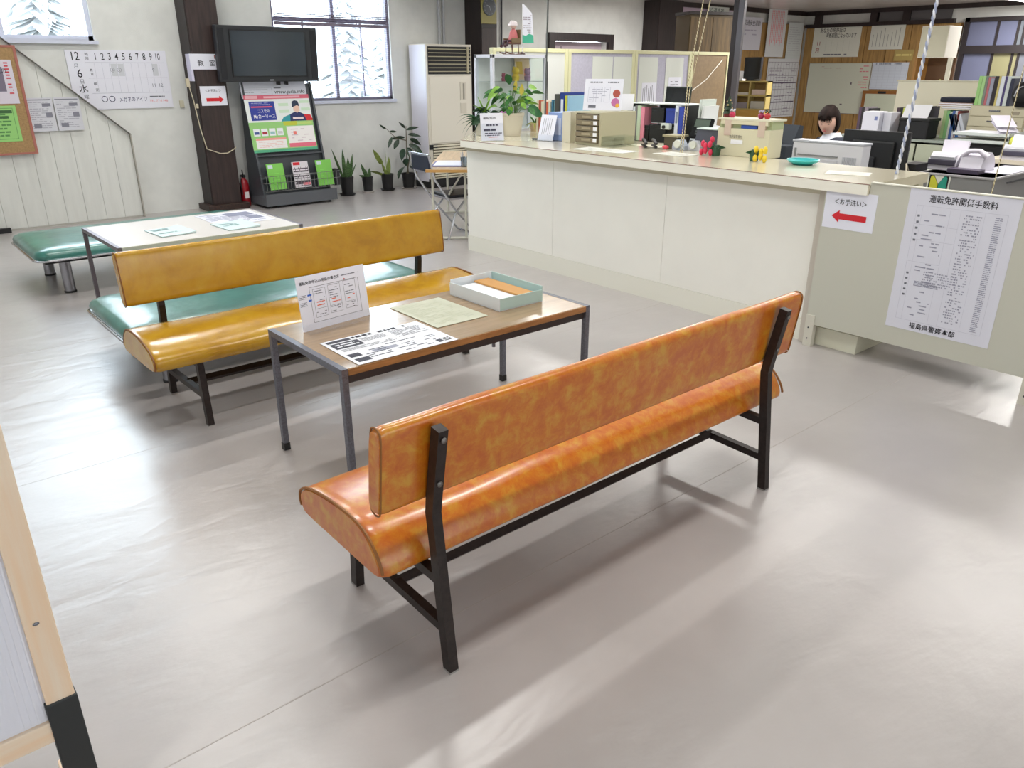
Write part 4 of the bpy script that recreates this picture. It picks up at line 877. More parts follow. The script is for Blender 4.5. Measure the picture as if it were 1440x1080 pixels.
for i in range(4): fl_.ball((4.9+.02*i, 5.93-.01*i, CZ+.19+.015*(i % 2)), .016, 8, 6)
fl_.build('blossom', mat((200, 110, 190), .6), t, True)
s = thing('opening_notice', 'small white notice in a clear upright stand at the far end of the counter', 'sign', M=fr((4.475, 5.52, CZ+.118), (-.35, -1, .16)))
MB().box((-.105, -.115, -.002), (.105, .115, 0)).build('paper', PAPER, s); MB().box((-.11, -.118, .001), (.11, .03, .003)).box((-.11, -.118, -.06), (.11, -.114, .003)).build('clear_stand', glass((252, 253, 254), .04), s)
txt(s, '運転免許', -.02, .07, .022, w=.12, z=.0012); marks(s, lines_of_print(-.08, -.0, .07, .03, 1, ch=.5, seed=101, wmax=1.3)+lines_of_print(-.08, -.04, .05, -.01, 1, ch=.6, seed=102)+lines_of_print(-.07, -.08, .09, -.045, 2, ch=.45, seed=103), mat((70, 70, 90), .8), z=.0012)
marks(s, [(-.04, -.088, .05, -.083)], REDINK, z=.0012)
t = thing('small_plant', 'small yellow-green plant in a terracotta-beige pot in front of the glass case', 'plant', (5.52, 6.12, CZ))
z = pot(t, 5.52, 6.12, CZ, .08, .04, .055, mat((206, 182, 150), .6), rim=False)
leafy(t, [(5.52, 6.12, z, math.cos(a), math.sin(a), .7, .15, .022, 2.0) for a in [i*.57 for i in range(11)]], mat((150, 160, 50), .5)); leafy(t, [(5.52, 6.12, z, math.cos(a)*.5, math.sin(a)*.5, 1, .1, .02, .8) for a in (.3, 1.6, 3, 4.4, 5.5)], LEAFM)
# hanging cords
def rope(label, pts, r, m1, m2=None, twist=False):
    t = thing('hanging_cord', label, 'cord', pts[-1])
    a = Vector(pts[0]); pp_ = [Vector(p) for p in pts]
    def at(tt):
        k = tt*(len(pp_)-1); i = min(int(k), len(pp_)-2); return pp_[i].lerp(pp_[i+1], k-i)
    if not twist: MB().tube(pp_, r, 8).build('cord', m1, t, True); return t
    L = sum((pp_[i+1]-pp_[i]).length for i in range(len(pp_)-1)); n = int(L/(r*2.2))
    for ph, m in ((0, m1), (math.pi, m2 or m1)):
        q = [at(i/n)+Vector((math.cos(i*.9+ph), math.sin(i*.9+ph), 0))*r*.55 for i in range(n+1)]
        MB().tube(q, r*.75, 5).build('strand', m, t, True)
    return t
g = rope('dark grey cord hanging from the ceiling to a clip on the far counter end', [(4.9, 5.24, 4.79), (4.9, 5.30, CZ+.03)], .0075, mat((84, 88, 86), .6))
MB().box((4.86, 5.27, CZ), (4.93, 5.35, CZ+.025), .004).box((4.84, 5.33, CZ), (4.88, 5.4, CZ+.012)).build('clip', mat((58, 60, 58), .5), g, True)
CW = mat((226, 216, 184), .7); CW2 = mat((150, 136, 100), .7)
rope('twisted white cord hanging left of a pair above the pen counter', [(4.9, 3.45, 4.79), (4.9, 3.69, 2.04), (4.9, 3.765, 1.5), (4.905, 3.79, CZ)], .0033, CW, CW2, True)
rope('twisted white cord hanging right of a pair, joining its neighbour low down', [(4.9, 3.40, 4.79), (4.9, 3.63, 2.04), (4.9, 3.71, 1.62), (4.9, 3.745, 1.45), (4.91, 3.775, CZ)], .0033, CW, CW2, True)
rope('thick blue and white twisted cord hanging down to the near counter end', [(4.9, 1.95, 4.79), (4.9, 2.1, 1.95), (4.9, 2.148, CZ)], .0085, mat((222, 224, 232), .7), mat((150, 158, 184), .7), True)
rope('thin cream cord hanging at the right edge over the fax machine', [(4.9, 1.52, 4.79), (4.9, 1.59, 1.62), (4.9, 1.61, .72)], .0028, CW, CW2, True)

# files and stationery on the counter
def book(name, x, y, z, d, w_, h_, c, label, cat='book', tilt=0, group=None, spine=None, parts=True, ry=0):
    """upright volume whose spine faces -X; w_ along Y"""
    M = Matrix.Translation((x, y, z)) @ Matrix.Rotation(ry, 4, 'Z') @ Matrix.Rotation(tilt, 4, 'X')
    t = thing(name, label, cat, M=M, group=group)
    m = mat(c, .5)
    b = MB(); b.box((0, 0, 0), (d, .0025, h_)).box((0, w_-.0025, 0), (d, w_, h_)).box((-.002, 0, 0), (.002, w_, h_)); b.build('cover', m, t)
    MB().box((.004, .003, .004), (d-.004, w_-.003, h_-.004)).build('pages', mat((222, 220, 210), .8), t)
    if spine: MB().box((-.003, w_*.2, h_*.55), (-.002, w_*.8, h_*.85)).build('spine_label', mat(spine, .6), t)
    return t
fb_ = thing('file_box', 'light blue magazine file box standing on the counter', 'file box', (5.03, 5.19, CZ))
MB().box((4.93, 5.09, CZ), (5.2, 5.285, CZ+.235), .004).build('body', mat((142, 164, 212), .5), fb_, True)
MB().box((4.926, 5.12, CZ+.05), (4.93, 5.2, CZ+.19)).build('label_plate', mat((196, 206, 232), .5), fb_, True)
s = thing('leaning_card', 'white vertical-text card leaning on the blue file box', 'sign', M=fr((4.865, 5.23, CZ+.108), (-1, -.15, .3)))
MB().box((-.085, -.11, -.002), (.085, .11, 0)).build('paper', PAPER, s); marks(s, [(-.05+i*.022, -.06+.01*(i % 3), -.046+i*.022, .08) for i in range(5)], INK2, z=.001); MB().box((-.09, -.115, .001), (.09, -.06, .003)).box((-.09, -.118, -.05), (.09, -.112, .04)).build('clear_stand', glass((252, 253, 254), .05), s)
book('ring_binder', 4.86, 4.93, CZ, .28, .1, .25, (206, 200, 180), 'beige binder with vertical spine writing beside the drawer unit', 'binder')
for i, (y, w_, h_, c, lb) in enumerate(((5.47, .055, .385, (26, 52, 130), 'tall dark blue binder with a white label behind the blue file box'), (5.53, .07, .37, (72, 72, 70), 'tall grey file holder left of the dark blue binder'), (5.43, .03, .36, (196, 196, 70), 'thin yellow file behind the blue file box'), (5.395, .03, .36, (150, 190, 214), 'thin pale blue file behind the blue file box'))):
    book('file_binder', 5.3, y, CZ, .28, w_, h_, c, lb, 'binder', spine=(214, 218, 226) if i == 0 else None)
bs = thing('low_shelf', 'low beige shelf behind the counter carrying binders', 'shelf', (5.45, 5.2, 0))
MB().box((5.14, 4.2, .955), (5.75, 5.38, .998)).build('shelf_board', CREAM2, bs, True)
for y in (4.22, 5.34): MB().box((5.16, y, 0), (5.73, y+.03, .955)).build('side_panel', CREAM2, bs, True)
MB().box((5.7, 4.25, .02), (5.72, 5.34, .955)).build('back_panel', CREAM2, bs, True)
for i, (w_, h_, c) in enumerate(((.028, .31, (226, 218, 190)), (.03, .31, (190, 92, 66)), (.03, .3, (222, 214, 186)), (.03, .31, (224, 218, 200)), (.028, .3, (206, 96, 66)), (.03, .3, (216, 216, 196)), (.02, .32, (60, 120, 150)), (.02, .31, (120, 170, 180)))):
    book('paper_file', 5.35, 5.64+(7-i)*.034, CZ-.003, .24, w_, h_, c, ('cream', 'orange-topped', 'cream', 'white', 'orange-red', 'pale', 'dark teal', 'light teal')[i]+' slim file in the row beside the glass case, %s from the left' % ('first', 'second', 'third', 'fourth', 'fifth', 'sixth', 'seventh', 'eighth')[i], 'file', group='slim files beside the glass case')
du = thing('drawer_unit', 'beige desktop unit with five brown document drawers on the counter', 'drawer unit', (5.04, 4.67, CZ))
MB().box((4.82, 4.54, CZ), (5.24, 4.84, CZ+.262), .003).build('casing', mat((184, 178, 150), .5), du, True)
MB().box((4.815, 4.56, CZ+.02), (4.822, 4.82, CZ+.25)).build('front_recess', mat((84, 74, 56), .6), du, True)
for i in range(5):
    z = CZ+.024+i*.045
    dw = MB().box((4.802, 4.565, z), (4.822, 4.815, z+.038), .002).build('drawer', mat((128, 116, 92), .4, alpha=1), du, True)
    MB().box((4.798, 4.64, z+.012), (4.803, 4.74, z+.028)).build('handle', mat((160, 148, 122), .4), dw, True); MB().box((4.8, 4.57, z+.006), (4.803, 4.61, z+.034)).build('label_card', WHITE, dw, True)
s = thing('guidance_card', 'white guidance card with pink picture propped on top of the drawer unit', 'sign', M=fr((5.02, 4.72, CZ+.39), (-1, -.5, .25)))
MB().box((-.165, -.125, -.003), (.165, .125, 0)).build('paper', PAPER, s)
marks(s, lines_of_print(-.12, .09, .13, .105, 1, ch=.7, seed=110), INK2, z=.001); marks(s, border(-.13, -.06, -.08, .06, .002)+border(-.06, -.06, -.01, .06, .002)+border(.01, -.06, .06, .06, .002)+lines_of_print(-.12, -.05, .05, .05, 6, ch=.3, seed=111, fill=.5), mat((170, 172, 190), .8), z=.001)
marks(s, lines_of_print(-.12, -.11, .04, -.08, 1, ch=.8, seed=112), INK2, z=.001)
b = MB(); b.lathe([(.032, .0), (.03, .002)], (.115, .01, .001), 14); b.build('picture', mat((170, 80, 70), .7), s); b = MB(); b.lathe([(.036, .0), (.034, .002)], (.11, -.06, .001), 8); b.build('picture', mat((190, 110, 160), .7), s); b = MB(); b.lathe([(.018, .0), (.016, .003)], (.13, -.085, .001), 8); b.build('picture', mat((226, 170, 60), .7), s)
sheet('white_sheet', fr((5.2, 4.66, CZ+.33), (-1, -.3, .2)), .2, .13, WHITE, 'blank white sheet standing behind the guidance card on the drawer unit', 'paper')
ab = thing('acrylic_box', 'empty clear acrylic box beside the drawer unit', 'box', (5.0, 4.45, CZ))
for a, c in (((4.82, 4.39, CZ), (5.1, 4.53, CZ+.004)), ((4.82, 4.39, CZ), (4.823, 4.53, CZ+.08)), ((5.097, 4.39, CZ), (5.1, 4.53, CZ+.08)), ((4.82, 4.39, CZ), (5.1, 4.393, CZ+.08)), ((4.82, 4.527, CZ), (5.1, 4.53, CZ+.08))): MB().box(a, c).build('panel', glass((252, 254, 252), .06), ab, True)
for k, (x, y) in enumerate(((4.98, 4.19), (5.02, 4.12))):
    t = thing('stapler', ('left', 'right')[k]+' one of two slim black staplers lying at a slant on the counter', 'stapler', M=Matrix.Translation((x, y, CZ+.006)) @ Matrix.Rotation(R(48), 4, 'Z'))
    MB().box((0, -.012, 0), (.2, .012, .012), .003).build('base', BLACK, t); MB().box((.01, -.012, .02), (.2, .012, .038), .004).T(Matrix.Rotation(R(-6), 4, 'Y')).build('arm', BLACK, t); MB().box((.15, -.013, .05), (.17, .013, .054)).build('steel_plate', CHROME, t)
t = thing('clip_case', 'small black-and-grey accessory box on the counter behind the staplers', 'box', (5.14, 4.02, CZ)); MB().box((5.1, 3.98, CZ), (5.22, 4.11, CZ+.09), .004).build('body', mat((84, 78, 60), .5), t, True); MB().box((5.09, 3.97, CZ+.09), (5.23, 4.12, CZ+.105)).build('lid', mat((160, 152, 120), .5), t, True)
tag(MB().ball((5.05, 4.05, CZ+.015), (.02, .03, .015), 10, 8).build('eraser', mat((226, 80, 96), .6)), 'tiny pink rubber lump on the counter before the staplers', 'eraser')
for k, (x, y) in enumerate(((5.08, 3.95), (5.12, 3.83))):
    t = thing('tape_dispenser', ('grey-blue tape dispenser on the counter, left of a pair', 'clear white tape dispenser on the counter, right of a pair')[k], 'tape dispenser', (x, y, CZ)); m = mat(((176, 184, 198), (206, 208, 216))[k], .3)
    MB().prism([(y-.06, CZ), (y+.06, CZ), (y+.055, CZ+.05), (y+.02, CZ+.075), (y-.03, CZ+.075), (y-.06, CZ+.03)], 'x', x, x+.05).build('body', m, t, True)
    MB().lathe([(.03, 0), (.03, .02)], (0, 0, 0), 16).T(Matrix.Translation((x-.002, y, CZ+.045)) @ Matrix.Rotation(-math.pi/2, 4, 'Y')).build('tape_roll', mat((214, 216, 206), .3), t, True)
# organiser rack
og = thing('desk_organiser', 'desk organiser frame holding files and black boxes behind the counter', 'organiser', (5.5, 4.6, .998))
OX = 5.52
for y in (4.24, 4.52, 4.88): MB().box((OX, y-.004, .998), (OX+.25, y+.004, 1.31)).build('divider', BLACK if y < 4.8 else mat((60, 66, 60), .5), og, True)
MB().box((OX, 4.24, .998), (OX+.25, 4.88, 1.004)).build('shelf', BLACK, og, True); MB().box((OX, 4.28, 1.155), (OX+.25, 4.6, 1.162)).build('shelf', WHITE, og, True)
MB().box((OX, 4.24, 1.31), (OX+.25, 4.88, 1.318)).build('top_board', mat((206, 212, 208), .4), og, True)
y = 4.865
for i, (w_, h_, c, lb) in enumerate(((.06, .3, (34, 40, 42), 'black file at the left end of the organiser'), (.02, .28, (214, 220, 224), 'white slim file in the organiser, beside the black one'), (.025, .29, (120, 116, 116), 'grey slim file in the organiser'), (.04, .29, (190, 206, 178), 'pale green file in the organiser'), (.04, .28, (226, 140, 160), 'pink file in the organiser'))):
    y -= w_+.003; book('slim_file', OX-.02, y, 1.005, .22, w_, h_, c, lb, 'file')
for y, z, w_, h_, c, lb in ((4.46, 1.163, .14, .12, (16, 16, 18), 'black box on the upper organiser shelf'), (4.33, 1.163, .11, .12, (40, 62, 150), 'blue box on the upper organiser shelf'), (4.43, 1.005, .18, .14, (22, 24, 26), 'black audio-cassette-like box on the lower organiser shelf'), (4.33, 1.005, .09, .12, (14, 15, 16), 'black box at the right of the lower organiser shelf'), (4.62, 1.005, .1, .13, (12, 12, 13), 'low black box in the middle of the organiser')):
    t = thing('storage_box', lb, 'box', (OX+.1, y+w_/2, z)); MB().box((OX-.01, y, z), (OX+.2, y+w_, z+h_*.8), .003).build('body', mat(c, .45), t, True); MB().box((OX-.013, y-.001, z+h_*.8), (OX+.203, y+w_+.001, z+h_), .002).build('lid', mat(c, .35), t, True)
t = thing('camera_ornament', 'small white desk camera ornament on the organiser', 'ornament', (OX-.03, 4.42, 1.12)); MB().box((OX-.06, 4.36, 1.115), (OX-.015, 4.45, 1.165), .008).build('body', mat((214, 222, 214), .4), t, True); MB().tube([(OX-.06, 4.41, 1.135), (OX-.075, 4.41, 1.135)], .014, 12).build('lens', BLACK, t, True)
book('tall_binder', OX-.03, 4.29, .998, .28, .035, .31, (214, 220, 230), 'tall white binder at the right end of the organiser', 'binder', spine=(120, 130, 150)); book('tall_binder', OX-.03, 4.245, .998, .28, .04, .3, (54, 74, 170), 'tall blue binder at the right end of the organiser', 'binder')
t = thing('small_monitor', 'small green-black screen standing on top of the organiser', 'monitor', M=fr((OX+.1, 4.42, 1.385), (-1, -.1, .1))); MB().box((-.12, -.06, -.03), (.12, .07, 0), .006).build('casing', mat((30, 44, 36), .4), t); MB().box((-.11, -.05, 0), (.11, .058, .002)).build('screen', mat((12, 16, 14), .2), t)
for k, (y, z1, c) in enumerate(((4.17, .36, (214, 222, 214)), (4.135, .31, (226, 228, 226)))): book('standing_folder', 5.6, y, .998, .2, .02, z1, c, ('taller', 'shorter')[k]+' white folder standing right of the organiser', 'folder', tilt=R(4))
# card terminal
t = thing('card_terminal', 'black payment terminal tilted up on a white stand on the counter', 'terminal', (5.2, 3.84, CZ))
MB().tube([(5.22, 3.82, CZ), (5.24, 3.83, CZ+.1)], 0, sq=(.07, .05)).build('stand', mat((206, 204, 220), .4), t, True)
M_ = Matrix.Translation(fr((5.25, 3.87, CZ+.165), (-1, -.1, .35)).translation); M_ = fr((5.25, 3.87, CZ+.165), (-1, -.1, .45))
MB().box((-.085, -.085, -.03), (.085, .075, 0), .012).T(M_).build('casing', mat((17, 18, 19), .7, spec=.2), t, True); MB().box((-.065, .0, 0), (.065, .06, .003)).T(M_).build('screen', mat((84, 96, 86), .5, spec=.2), t, True)
kp = MB()
for i in range(4):
    for j in range(3): kp.box((-.04+i*.022, -.02-j*.02, 0), (-.024+i*.022, -.006-j*.02, .004), M=M_)
kp.build('key', mat((60, 66, 66), .5), t, True)
t = thing('calculator', 'grey calculator stack with light keys behind the black terminal', 'calculator', M=fr((5.4, 4.03, CZ+.1), (-1, 0, .4))); MB().box((-.045, -.1, -.02), (.045, .1, 0), .005).build('body', mat((90, 92, 96), .4), t)
for i in range(6): MB().box((-.035, -.08+i*.026, 0), (.035, -.064+i*.026, .004)).build('key', mat((190, 196, 200), .4), t)
t = thing('telephone', 'white desk telephone half hidden behind the black terminal', 'telephone', (5.62, 3.98, .76)); MB().prism([(3.85, 1.06), (4.15, 1.06), (4.13, 1.15), (3.9, 1.12)], 'x', 5.6, 5.8).build('body', mat((196, 198, 202), .4), t, True); MB().box((5.58, 4.08, 1.14), (5.64, 4.2, 1.175), .01).build('handset', WHITE, t, True)
MB().box((5.6, 3.84, .999), (5.82, 4.16, 1.06)).build('base', mat((170, 172, 176), .4), t, True)
t = thing('grey_case', 'dark grey angular case behind the red tulips', 'box', (5.35, 3.75, CZ)); MB().prism([(3.62, CZ), (3.86, CZ), (3.83, CZ+.16), (3.64, CZ+.16)], 'x', 5.15, 5.3).build('body', mat((74, 76, 88), .5), t, True); MB().prism([(3.64, CZ+.16), (3.83, CZ+.16), (3.83, CZ+.168), (3.64, CZ+.168)], 'x', 5.14, 5.31).build('lid', mat((206, 220, 214), .5), t, True)

# beige application box with Christmas ornaments
bx = thing('application_box', 'beige steel box with a letter slot and taped corners on the counter', 'box', (5.12, 3.36, CZ))
BXC = mat((208, 202, 174), .5); X0_, X1_, Y0_, Y1_ = 5.02, 5.19, 3.12, 3.55; Z1 = CZ+.262
MB().box((X0_, Y0_, CZ), (X1_, Y1_, Z1-.07), .003).build('body', BXC, bx, True)
MB().box((X0_+.02, Y0_+.001, Z1-.07), (X1_, Y1_-.001, Z1-.015)).build('upper_body', mat((170, 178, 138), .5), bx, True)
MB().box((X0_-.004, Y0_-.008, Z1-.015), (X1_+.02, Y1_+.004, Z1), .003).build('lid', mat((214, 210, 188), .5), bx, True)
for y in (Y0_+.04, Y1_-.11): MB().box((X0_-.003, y, Z1-.12), (X0_+.02, y+.055, Z1-.014)).build('tape', mat((200, 180, 164), .4), bx, True)
MB().box((X0_-.002, Y0_+.02, Z1-.042), (X0_+.02, Y1_-.02, Z1-.015)).build('upper_slat', BXC, bx, True)
MB().box((X0_+.005, 3.23, Z1-.067), (X0_+.022, 3.36, Z1-.045)).build('blue_booklet', mat((40, 74, 160), .5), bx, True)
s_ = MB().box((-.05, -.014, -.001), (.05, .014, 0)).build('label_card', WHITE, bx); s_.matrix_local = W[bx].inverted() @ fr((X0_-.003, 3.38, CZ+.1), NX)
tt = txt(bx, '免許証等受付', 0, 0, .024, mat((60, 60, 60), .7), w=.11); tt.matrix_local = W[bx].inverted() @ fr((X0_-.004, 3.39, CZ+.135), NX)
def ornament_tree():
    t = thing('christmas_tree', 'tiny decorated tree on the left corner of the beige box', 'ornament', (5.1, 3.53, Z1))
    MB().lathe([(.03, 0), (.035, .03), (.03, .03)], (5.1, 3.53, Z1), 14).build('pot', mat((120, 40, 40), .5), t, True)
    b = MB(); 
    for k in range(4): b.lathe([(.042-.009*k, .025+.026*k), (.006, .065+.026*k)], (5.1, 3.53, Z1), 12)
    b.build('foliage', mat((40, 60, 36), .7, noise_amt=.3, nscale=80), t, True)
    b = MB()
    for k in range(8): a = k*2.4; b.ball((5.1+.032*math.cos(a)*(1-k*.08), 3.53+.032*math.sin(a)*(1-k*.08), Z1+.04+k*.011), .006, 6, 5)
    b.build('bauble', mat((200, 170, 120), .4), t, True)
ornament_tree()
for y, c, c2, lb in ((3.475, (190, 40, 80), (206, 206, 214), 'silver and crimson ball ornament on the beige box, beside the tiny tree'), (3.235, (150, 40, 80), (170, 160, 190), 'purplish ball ornament near the right corner of the beige box'), (3.185, (186, 44, 50), (40, 60, 40), 'red ball ornament with a green leaf, rightmost on the beige box')):
    t = thing('ball_ornament', lb, 'ornament', (5.07, y, Z1)); MB().ball((5.07, y, Z1+.02), .023, 12, 10).build('ball', mat(c, .3), t, True)
    b = MB()
    for k in range(6): a = k*1.05; b.ball((5.07+.014*math.cos(a), y+.014*math.sin(a), Z1+.048+.005*(k % 2)), .008, 6, 5)
    b.build('trimming', mat(c2, .4), t, True)
def flowers(label, x, y, c, n, dirx, diry, seed):
    t = thing('flower_bunch', label, 'flowers', (x, y, CZ)); rn = random.Random(seed)
    MB().lathe([(.028, 0), (.034, .05), (.02, .075)], (x, y, CZ), 12).build('holder', mat((40, 78, 52), .6), t, True)
    for i in range(n):
        q = Vector((x+dirx*rn.uniform(.02, .06), y+diry*(.025+.035*(i % 3)), CZ+.022+.045*(i//3)+.012*(i % 2)))
        MB().tube([(x, y, CZ+.05), q], .003, 5).build('stem', LEAFM, t, True)
        f = MB().ball(q, (.016, .016, .025), 10, 8).build('blossom', mat(c, .45), t, True)
    leafy(t, [(x, y, CZ+.05, math.cos(a), math.sin(a), .6, .07, .03, .8) for a in (0, 1.3, 2.6, 4, 5.2)], mat((36, 82, 50), .5), 'oval')
flowers('red artificial tulips lying on the counter before the beige box', 4.95, 3.5, (214, 50, 84), 7, -1, 1.1, 3)
flowers('yellow artificial flowers lying on the counter at the corner of the beige box', 4.86, 3.12, (232, 200, 40), 6, -1, -1.1, 4)
ty = thing('coin_tray', 'oval turquoise coin tray on the counter in front of the printer', 'tray', (4.93, 2.79, CZ))
MB().lathe([(.062, 0), (.085, .016), (.1, .03), (.103, .028), (.09, .014), (.066, .006), (.001, .006)], (4.93, 2.79, CZ), 36, sy=1.0).build('dish', mat((60, 190, 190), .35), ty, True)
b = MB(); b.tube([(4.93+.101*math.cos(i*math.tau/36), 2.79+.101*math.sin(i*math.tau/36), CZ+.03) for i in range(37)], .004, 6); b.build('rim', mat((90, 206, 206), .3), ty, True)
bk = MB()
for i in range(40): bk.ball((4.93+.055*math.cos(i*2.4)*(i/40)**.5, 2.79+.06*math.sin(i*2.4)*(i/40)**.5, CZ+.009), .004, 6, 4)
o = bk.build('bristle', mat((40, 168, 170), .5), ty, True); o['kind'] = 'stuff'
for (cx_, cy_, w_, h_, a, c, lb) in ((4.62, 4.3, .5, .22, 5, (226, 226, 218), 'white form lying under the clear sheet before the acrylic box'), (4.8, 3.75, .28, .2, -5, (216, 216, 206), 'pale sheet lying on the counter before the black terminal'), (4.7, 2.35, .25, .18, 20, (224, 220, 208), 'pale form lying at the near end of the counter')):
    s = sheet('form_sheet', fr((cx_, cy_, CZ+.002), UZ, (math.cos(R(a)), math.sin(R(a)), 0)), w_, h_, mat(c, .5), lb, 'paper'); marks(s, lines_of_print(-w_*.4, -h_*.4, w_*.4, h_*.35, 6, ch=.3, seed=int(cy_*10), fill=.6), mat((190, 192, 184), .8))
# ------------------------------------------------------------------ office: desks
def desk(label, x0, x1, y0, y1, h=.72, top=(186, 186, 178)):
    t = thing('office_desk', label, 'desk', ((x0+x1)/2, (y0+y1)/2, 0))
    MB().box((x0, y0, h-.03), (x1, y1, h), .003).build('worktop', mat(top, .4), t, True)
    for y in (y0+.02, y1-.42): MB().box((x0+.04, y, .05), (x1-.04, y+.4, h-.032)).build('drawer_pedestal', mat((160, 162, 156), .45), t, True)
    for x in (x0+.03, x1-.06):
        for y in (y0+.01, y1-.04): MB().box((x, y, 0), (x+.03, y+.03, h-.03)).build('leg', mat((120, 122, 120), .4), t, True)
    return t
desk('grey office desk close behind the counter, under the printer and monitors', 5.3, 6.22, 2.6, 4.15)
desk('grey office desk in the second row, in front of the book rows', 7.75, 8.45, 3.05, 4.5)
sh = thing('desk_shelf', 'grey desk-top shelf carrying the long rows of binders', 'shelf', (8.85, 3.7, 0))
MB().box((8.5, 3.28, .9), (9.2, 4.45, .925)).build('shelf_board', mat((150, 158, 150), .4), sh, True)
for y in (3.28, 3.68, 4.05, 4.42): MB().box((8.52, y, 0), (9.18, y+.03, .9)).build('side_panel', mat((150, 152, 140), .5), sh, True)
MB().box((8.9, 3.3, .02), (8.93, 4.42, .9)).build('back_panel', mat((130, 134, 128), .5), sh, True)
MB().box((8.51, 3.6, .55), (8.53, 3.95, .88)).box((8.51, 3.32, .55), (8.53, 3.58, .88)).build('door', mat((176, 180, 160), .5), sh, True)

# large white printer
pr_ = thing('printer', 'wide white printer seen from behind, in front of the office worker', 'printer', (5.66, 2.99, .72))
PW = mat((206, 206, 212), .45); PW2 = mat((180, 182, 190), .45)
MB().box((5.6, 2.72, .722), (5.72, 3.27, 1.085), .008).build('casing', PW, pr_, True)
MB().box((5.595, 2.715, 1.085), (5.725, 3.275, 1.1), .004).build('top_cover', PW2, pr_, True)
MB().box((5.592, 2.9, .75), (5.602, 3.22, .97)).build('rear_door', mat((194, 194, 202), .45), pr_, True)
MB().box((5.592, 2.9, .99), (5.602, 3.22, 1.0)).build('groove', MGREY, pr_, True)
for i in range(9): MB().box((5.594, 2.76+i*.012, .8), (5.602, 2.766+i*.012, 1.0)).build('vent_slit', PW2, pr_, True)
MB().box((5.594, 3.235, .98), (5.602, 3.25, 1.04)).build('latch', MGREY, pr_, True)
def monitor(label, x, y, z0, w_, h_, facing=1, c=(22, 23, 27), stand=True, rz=0, desk_z=.72):
    """seen from behind: the back faces -X"""
    t = thing('monitor', label, 'monitor', M=Matrix.Translation((x, y, desk_z)) @ Matrix.Rotation(rz, 4, 'Z'))
    z0 -= desk_z
    MB().box((0, -w_/2, z0), (.03, w_/2, z0+h_), .006).build('casing', mat(c, .4), t)
    MB().box((-.03, -w_*.32, z0+.04), (0, w_*.32, z0+h_-.07), .012).build('rear_housing', mat((15, 16, 18), .45), t)
    MB().box((.03, -w_/2+.02, z0+.02), (.033, w_/2-.02, z0+h_-.02)).build('screen', mat((40, 60, 90), .2), t)
    if stand:
        MB().box((-.05, -.035, .015), (-.028, .035, z0+h_*.45), .004).build('stand', mat((40, 42, 45), .4), t)
        MB().box((-.12, -.11, 0), (.1, .11, .016), .004).build('base', BLACK, t)
    return t
monitor('black flat monitor seen from behind, right of the white printer', 5.93, 2.64+.16, .84, .50, .33)
# dark grey printer
dp = thing('printer', 'dark grey inkjet printer on the desk, left of the office worker', 'printer', (6.0, 3.72, .72))
DG = mat((50, 55, 62), .6, spec=.25)
MB().box((5.85, 3.48, .722), (6.12, 4.05, 1.02), .01).build('casing', DG, dp, True)
MB().prism([(5.98, 1.02), (6.12, 1.02), (6.12, 1.16), (6.06, 1.17)], 'y', 3.5, 4.03).build('lid', DG, dp, True)
MB().prism([(5.83, .96), (5.99, 1.04), (5.97, 1.06), (5.82, .98)], 'y', 3.6, 3.83).build('control_panel', mat((132, 142, 152), .35), dp, True)
MB().box((5.73, 3.5, .78), (5.87, 4.0, .80)).build('paper_tray', mat((110, 118, 124), .4), dp, True)
MB().box((5.842, 3.52, .74), (5.852, 3.98, .92)).build('front_recess', mat((24, 22, 26), .4), dp, True)

# ------------------------------------------------------------------ the office worker
def skin_chain(verts, edges, radii, sub=2):
    me = bpy.data.meshes.new('s'); me.from_pydata(verts, edges, []); o = bpy.data.objects.new('s', me); COL.objects.link(o)
    md = o.modifiers.new('skin', 'SKIN')
    for i, r in enumerate(radii):
        v = me.skin_vertices[0].data[i]; v.radius = (r, r) if not isinstance(r, tuple) else r; v.use_root = (i == 0)
    o.modifiers.new('sub', 'SUBSURF').levels = sub
    dg = bpy.context.evaluated_depsgraph_get(); m = bpy.data.meshes.new_from_object(o.evaluated_get(dg)); bpy.data.objects.remove(o)
    for p in m.polygons: p.use_smooth = True
    return m
pw_x, pw_y = 6.66, 3.53
Mp = Matrix.Translation((pw_x, pw_y, 0)) @ Matrix.Rotation(R(158), 4, 'Z')      # +x of the figure looks towards the counter
pe = thing('person', 'person with dark bob hair, white collar and dark vest seated behind the white printer', 'person', M=Mp)
V = [(0, 0, .50), (0, 0, .62), (.0, 0, .78), (-.01, 0, .98), (-.005, 0, 1.04), (.02, 0, 1.08), (.05, 0, 1.13), (.055, 0, 1.19),
     (0, .1, .49), (.22, .11, .52), (.42, .11, .50), (.40, .11, .25), (.38, .11, .07), (.5, .11, .04),
     (0, -.1, .49), (.22, -.11, .52), (.42, -.11, .50), (.40, -.11, .25), (.38, -.11, .07), (.5, -.11, .04),
     (-.01, .16, .985), (.04, .21, .76), (.24, .15, .74), (.31, .13, .75),
     (-.01, -.16, .985), (.04, -.21, .76), (.24, -.15, .74), (.31, -.13, .75)]
E_ = [(0, 1), (1, 2), (2, 3), (3, 4), (4, 5), (5, 6), (6, 7), (0, 8), (8, 9), (9, 10), (10, 11), (11, 12), (12, 13), (0, 14), (14, 15), (15, 16), (16, 17), (17, 18), (18, 19), (3, 20), (20, 21), (21, 22), (22, 23), (3, 24), (24, 25), (25, 26), (26, 27)]
rad = [(.13, .11), (.11, .09), (.13, .095), (.12, .085), .05, .046, .062, .06, .085, .08, .055, .048, .032, .03, .085, .08, .055, .048, .032, .03, .052, .04, .028, .026, .052, .04, .028, .026]
bm_ = bmesh.new(); bm_.from_mesh(skin_chain(V, E_, rad))
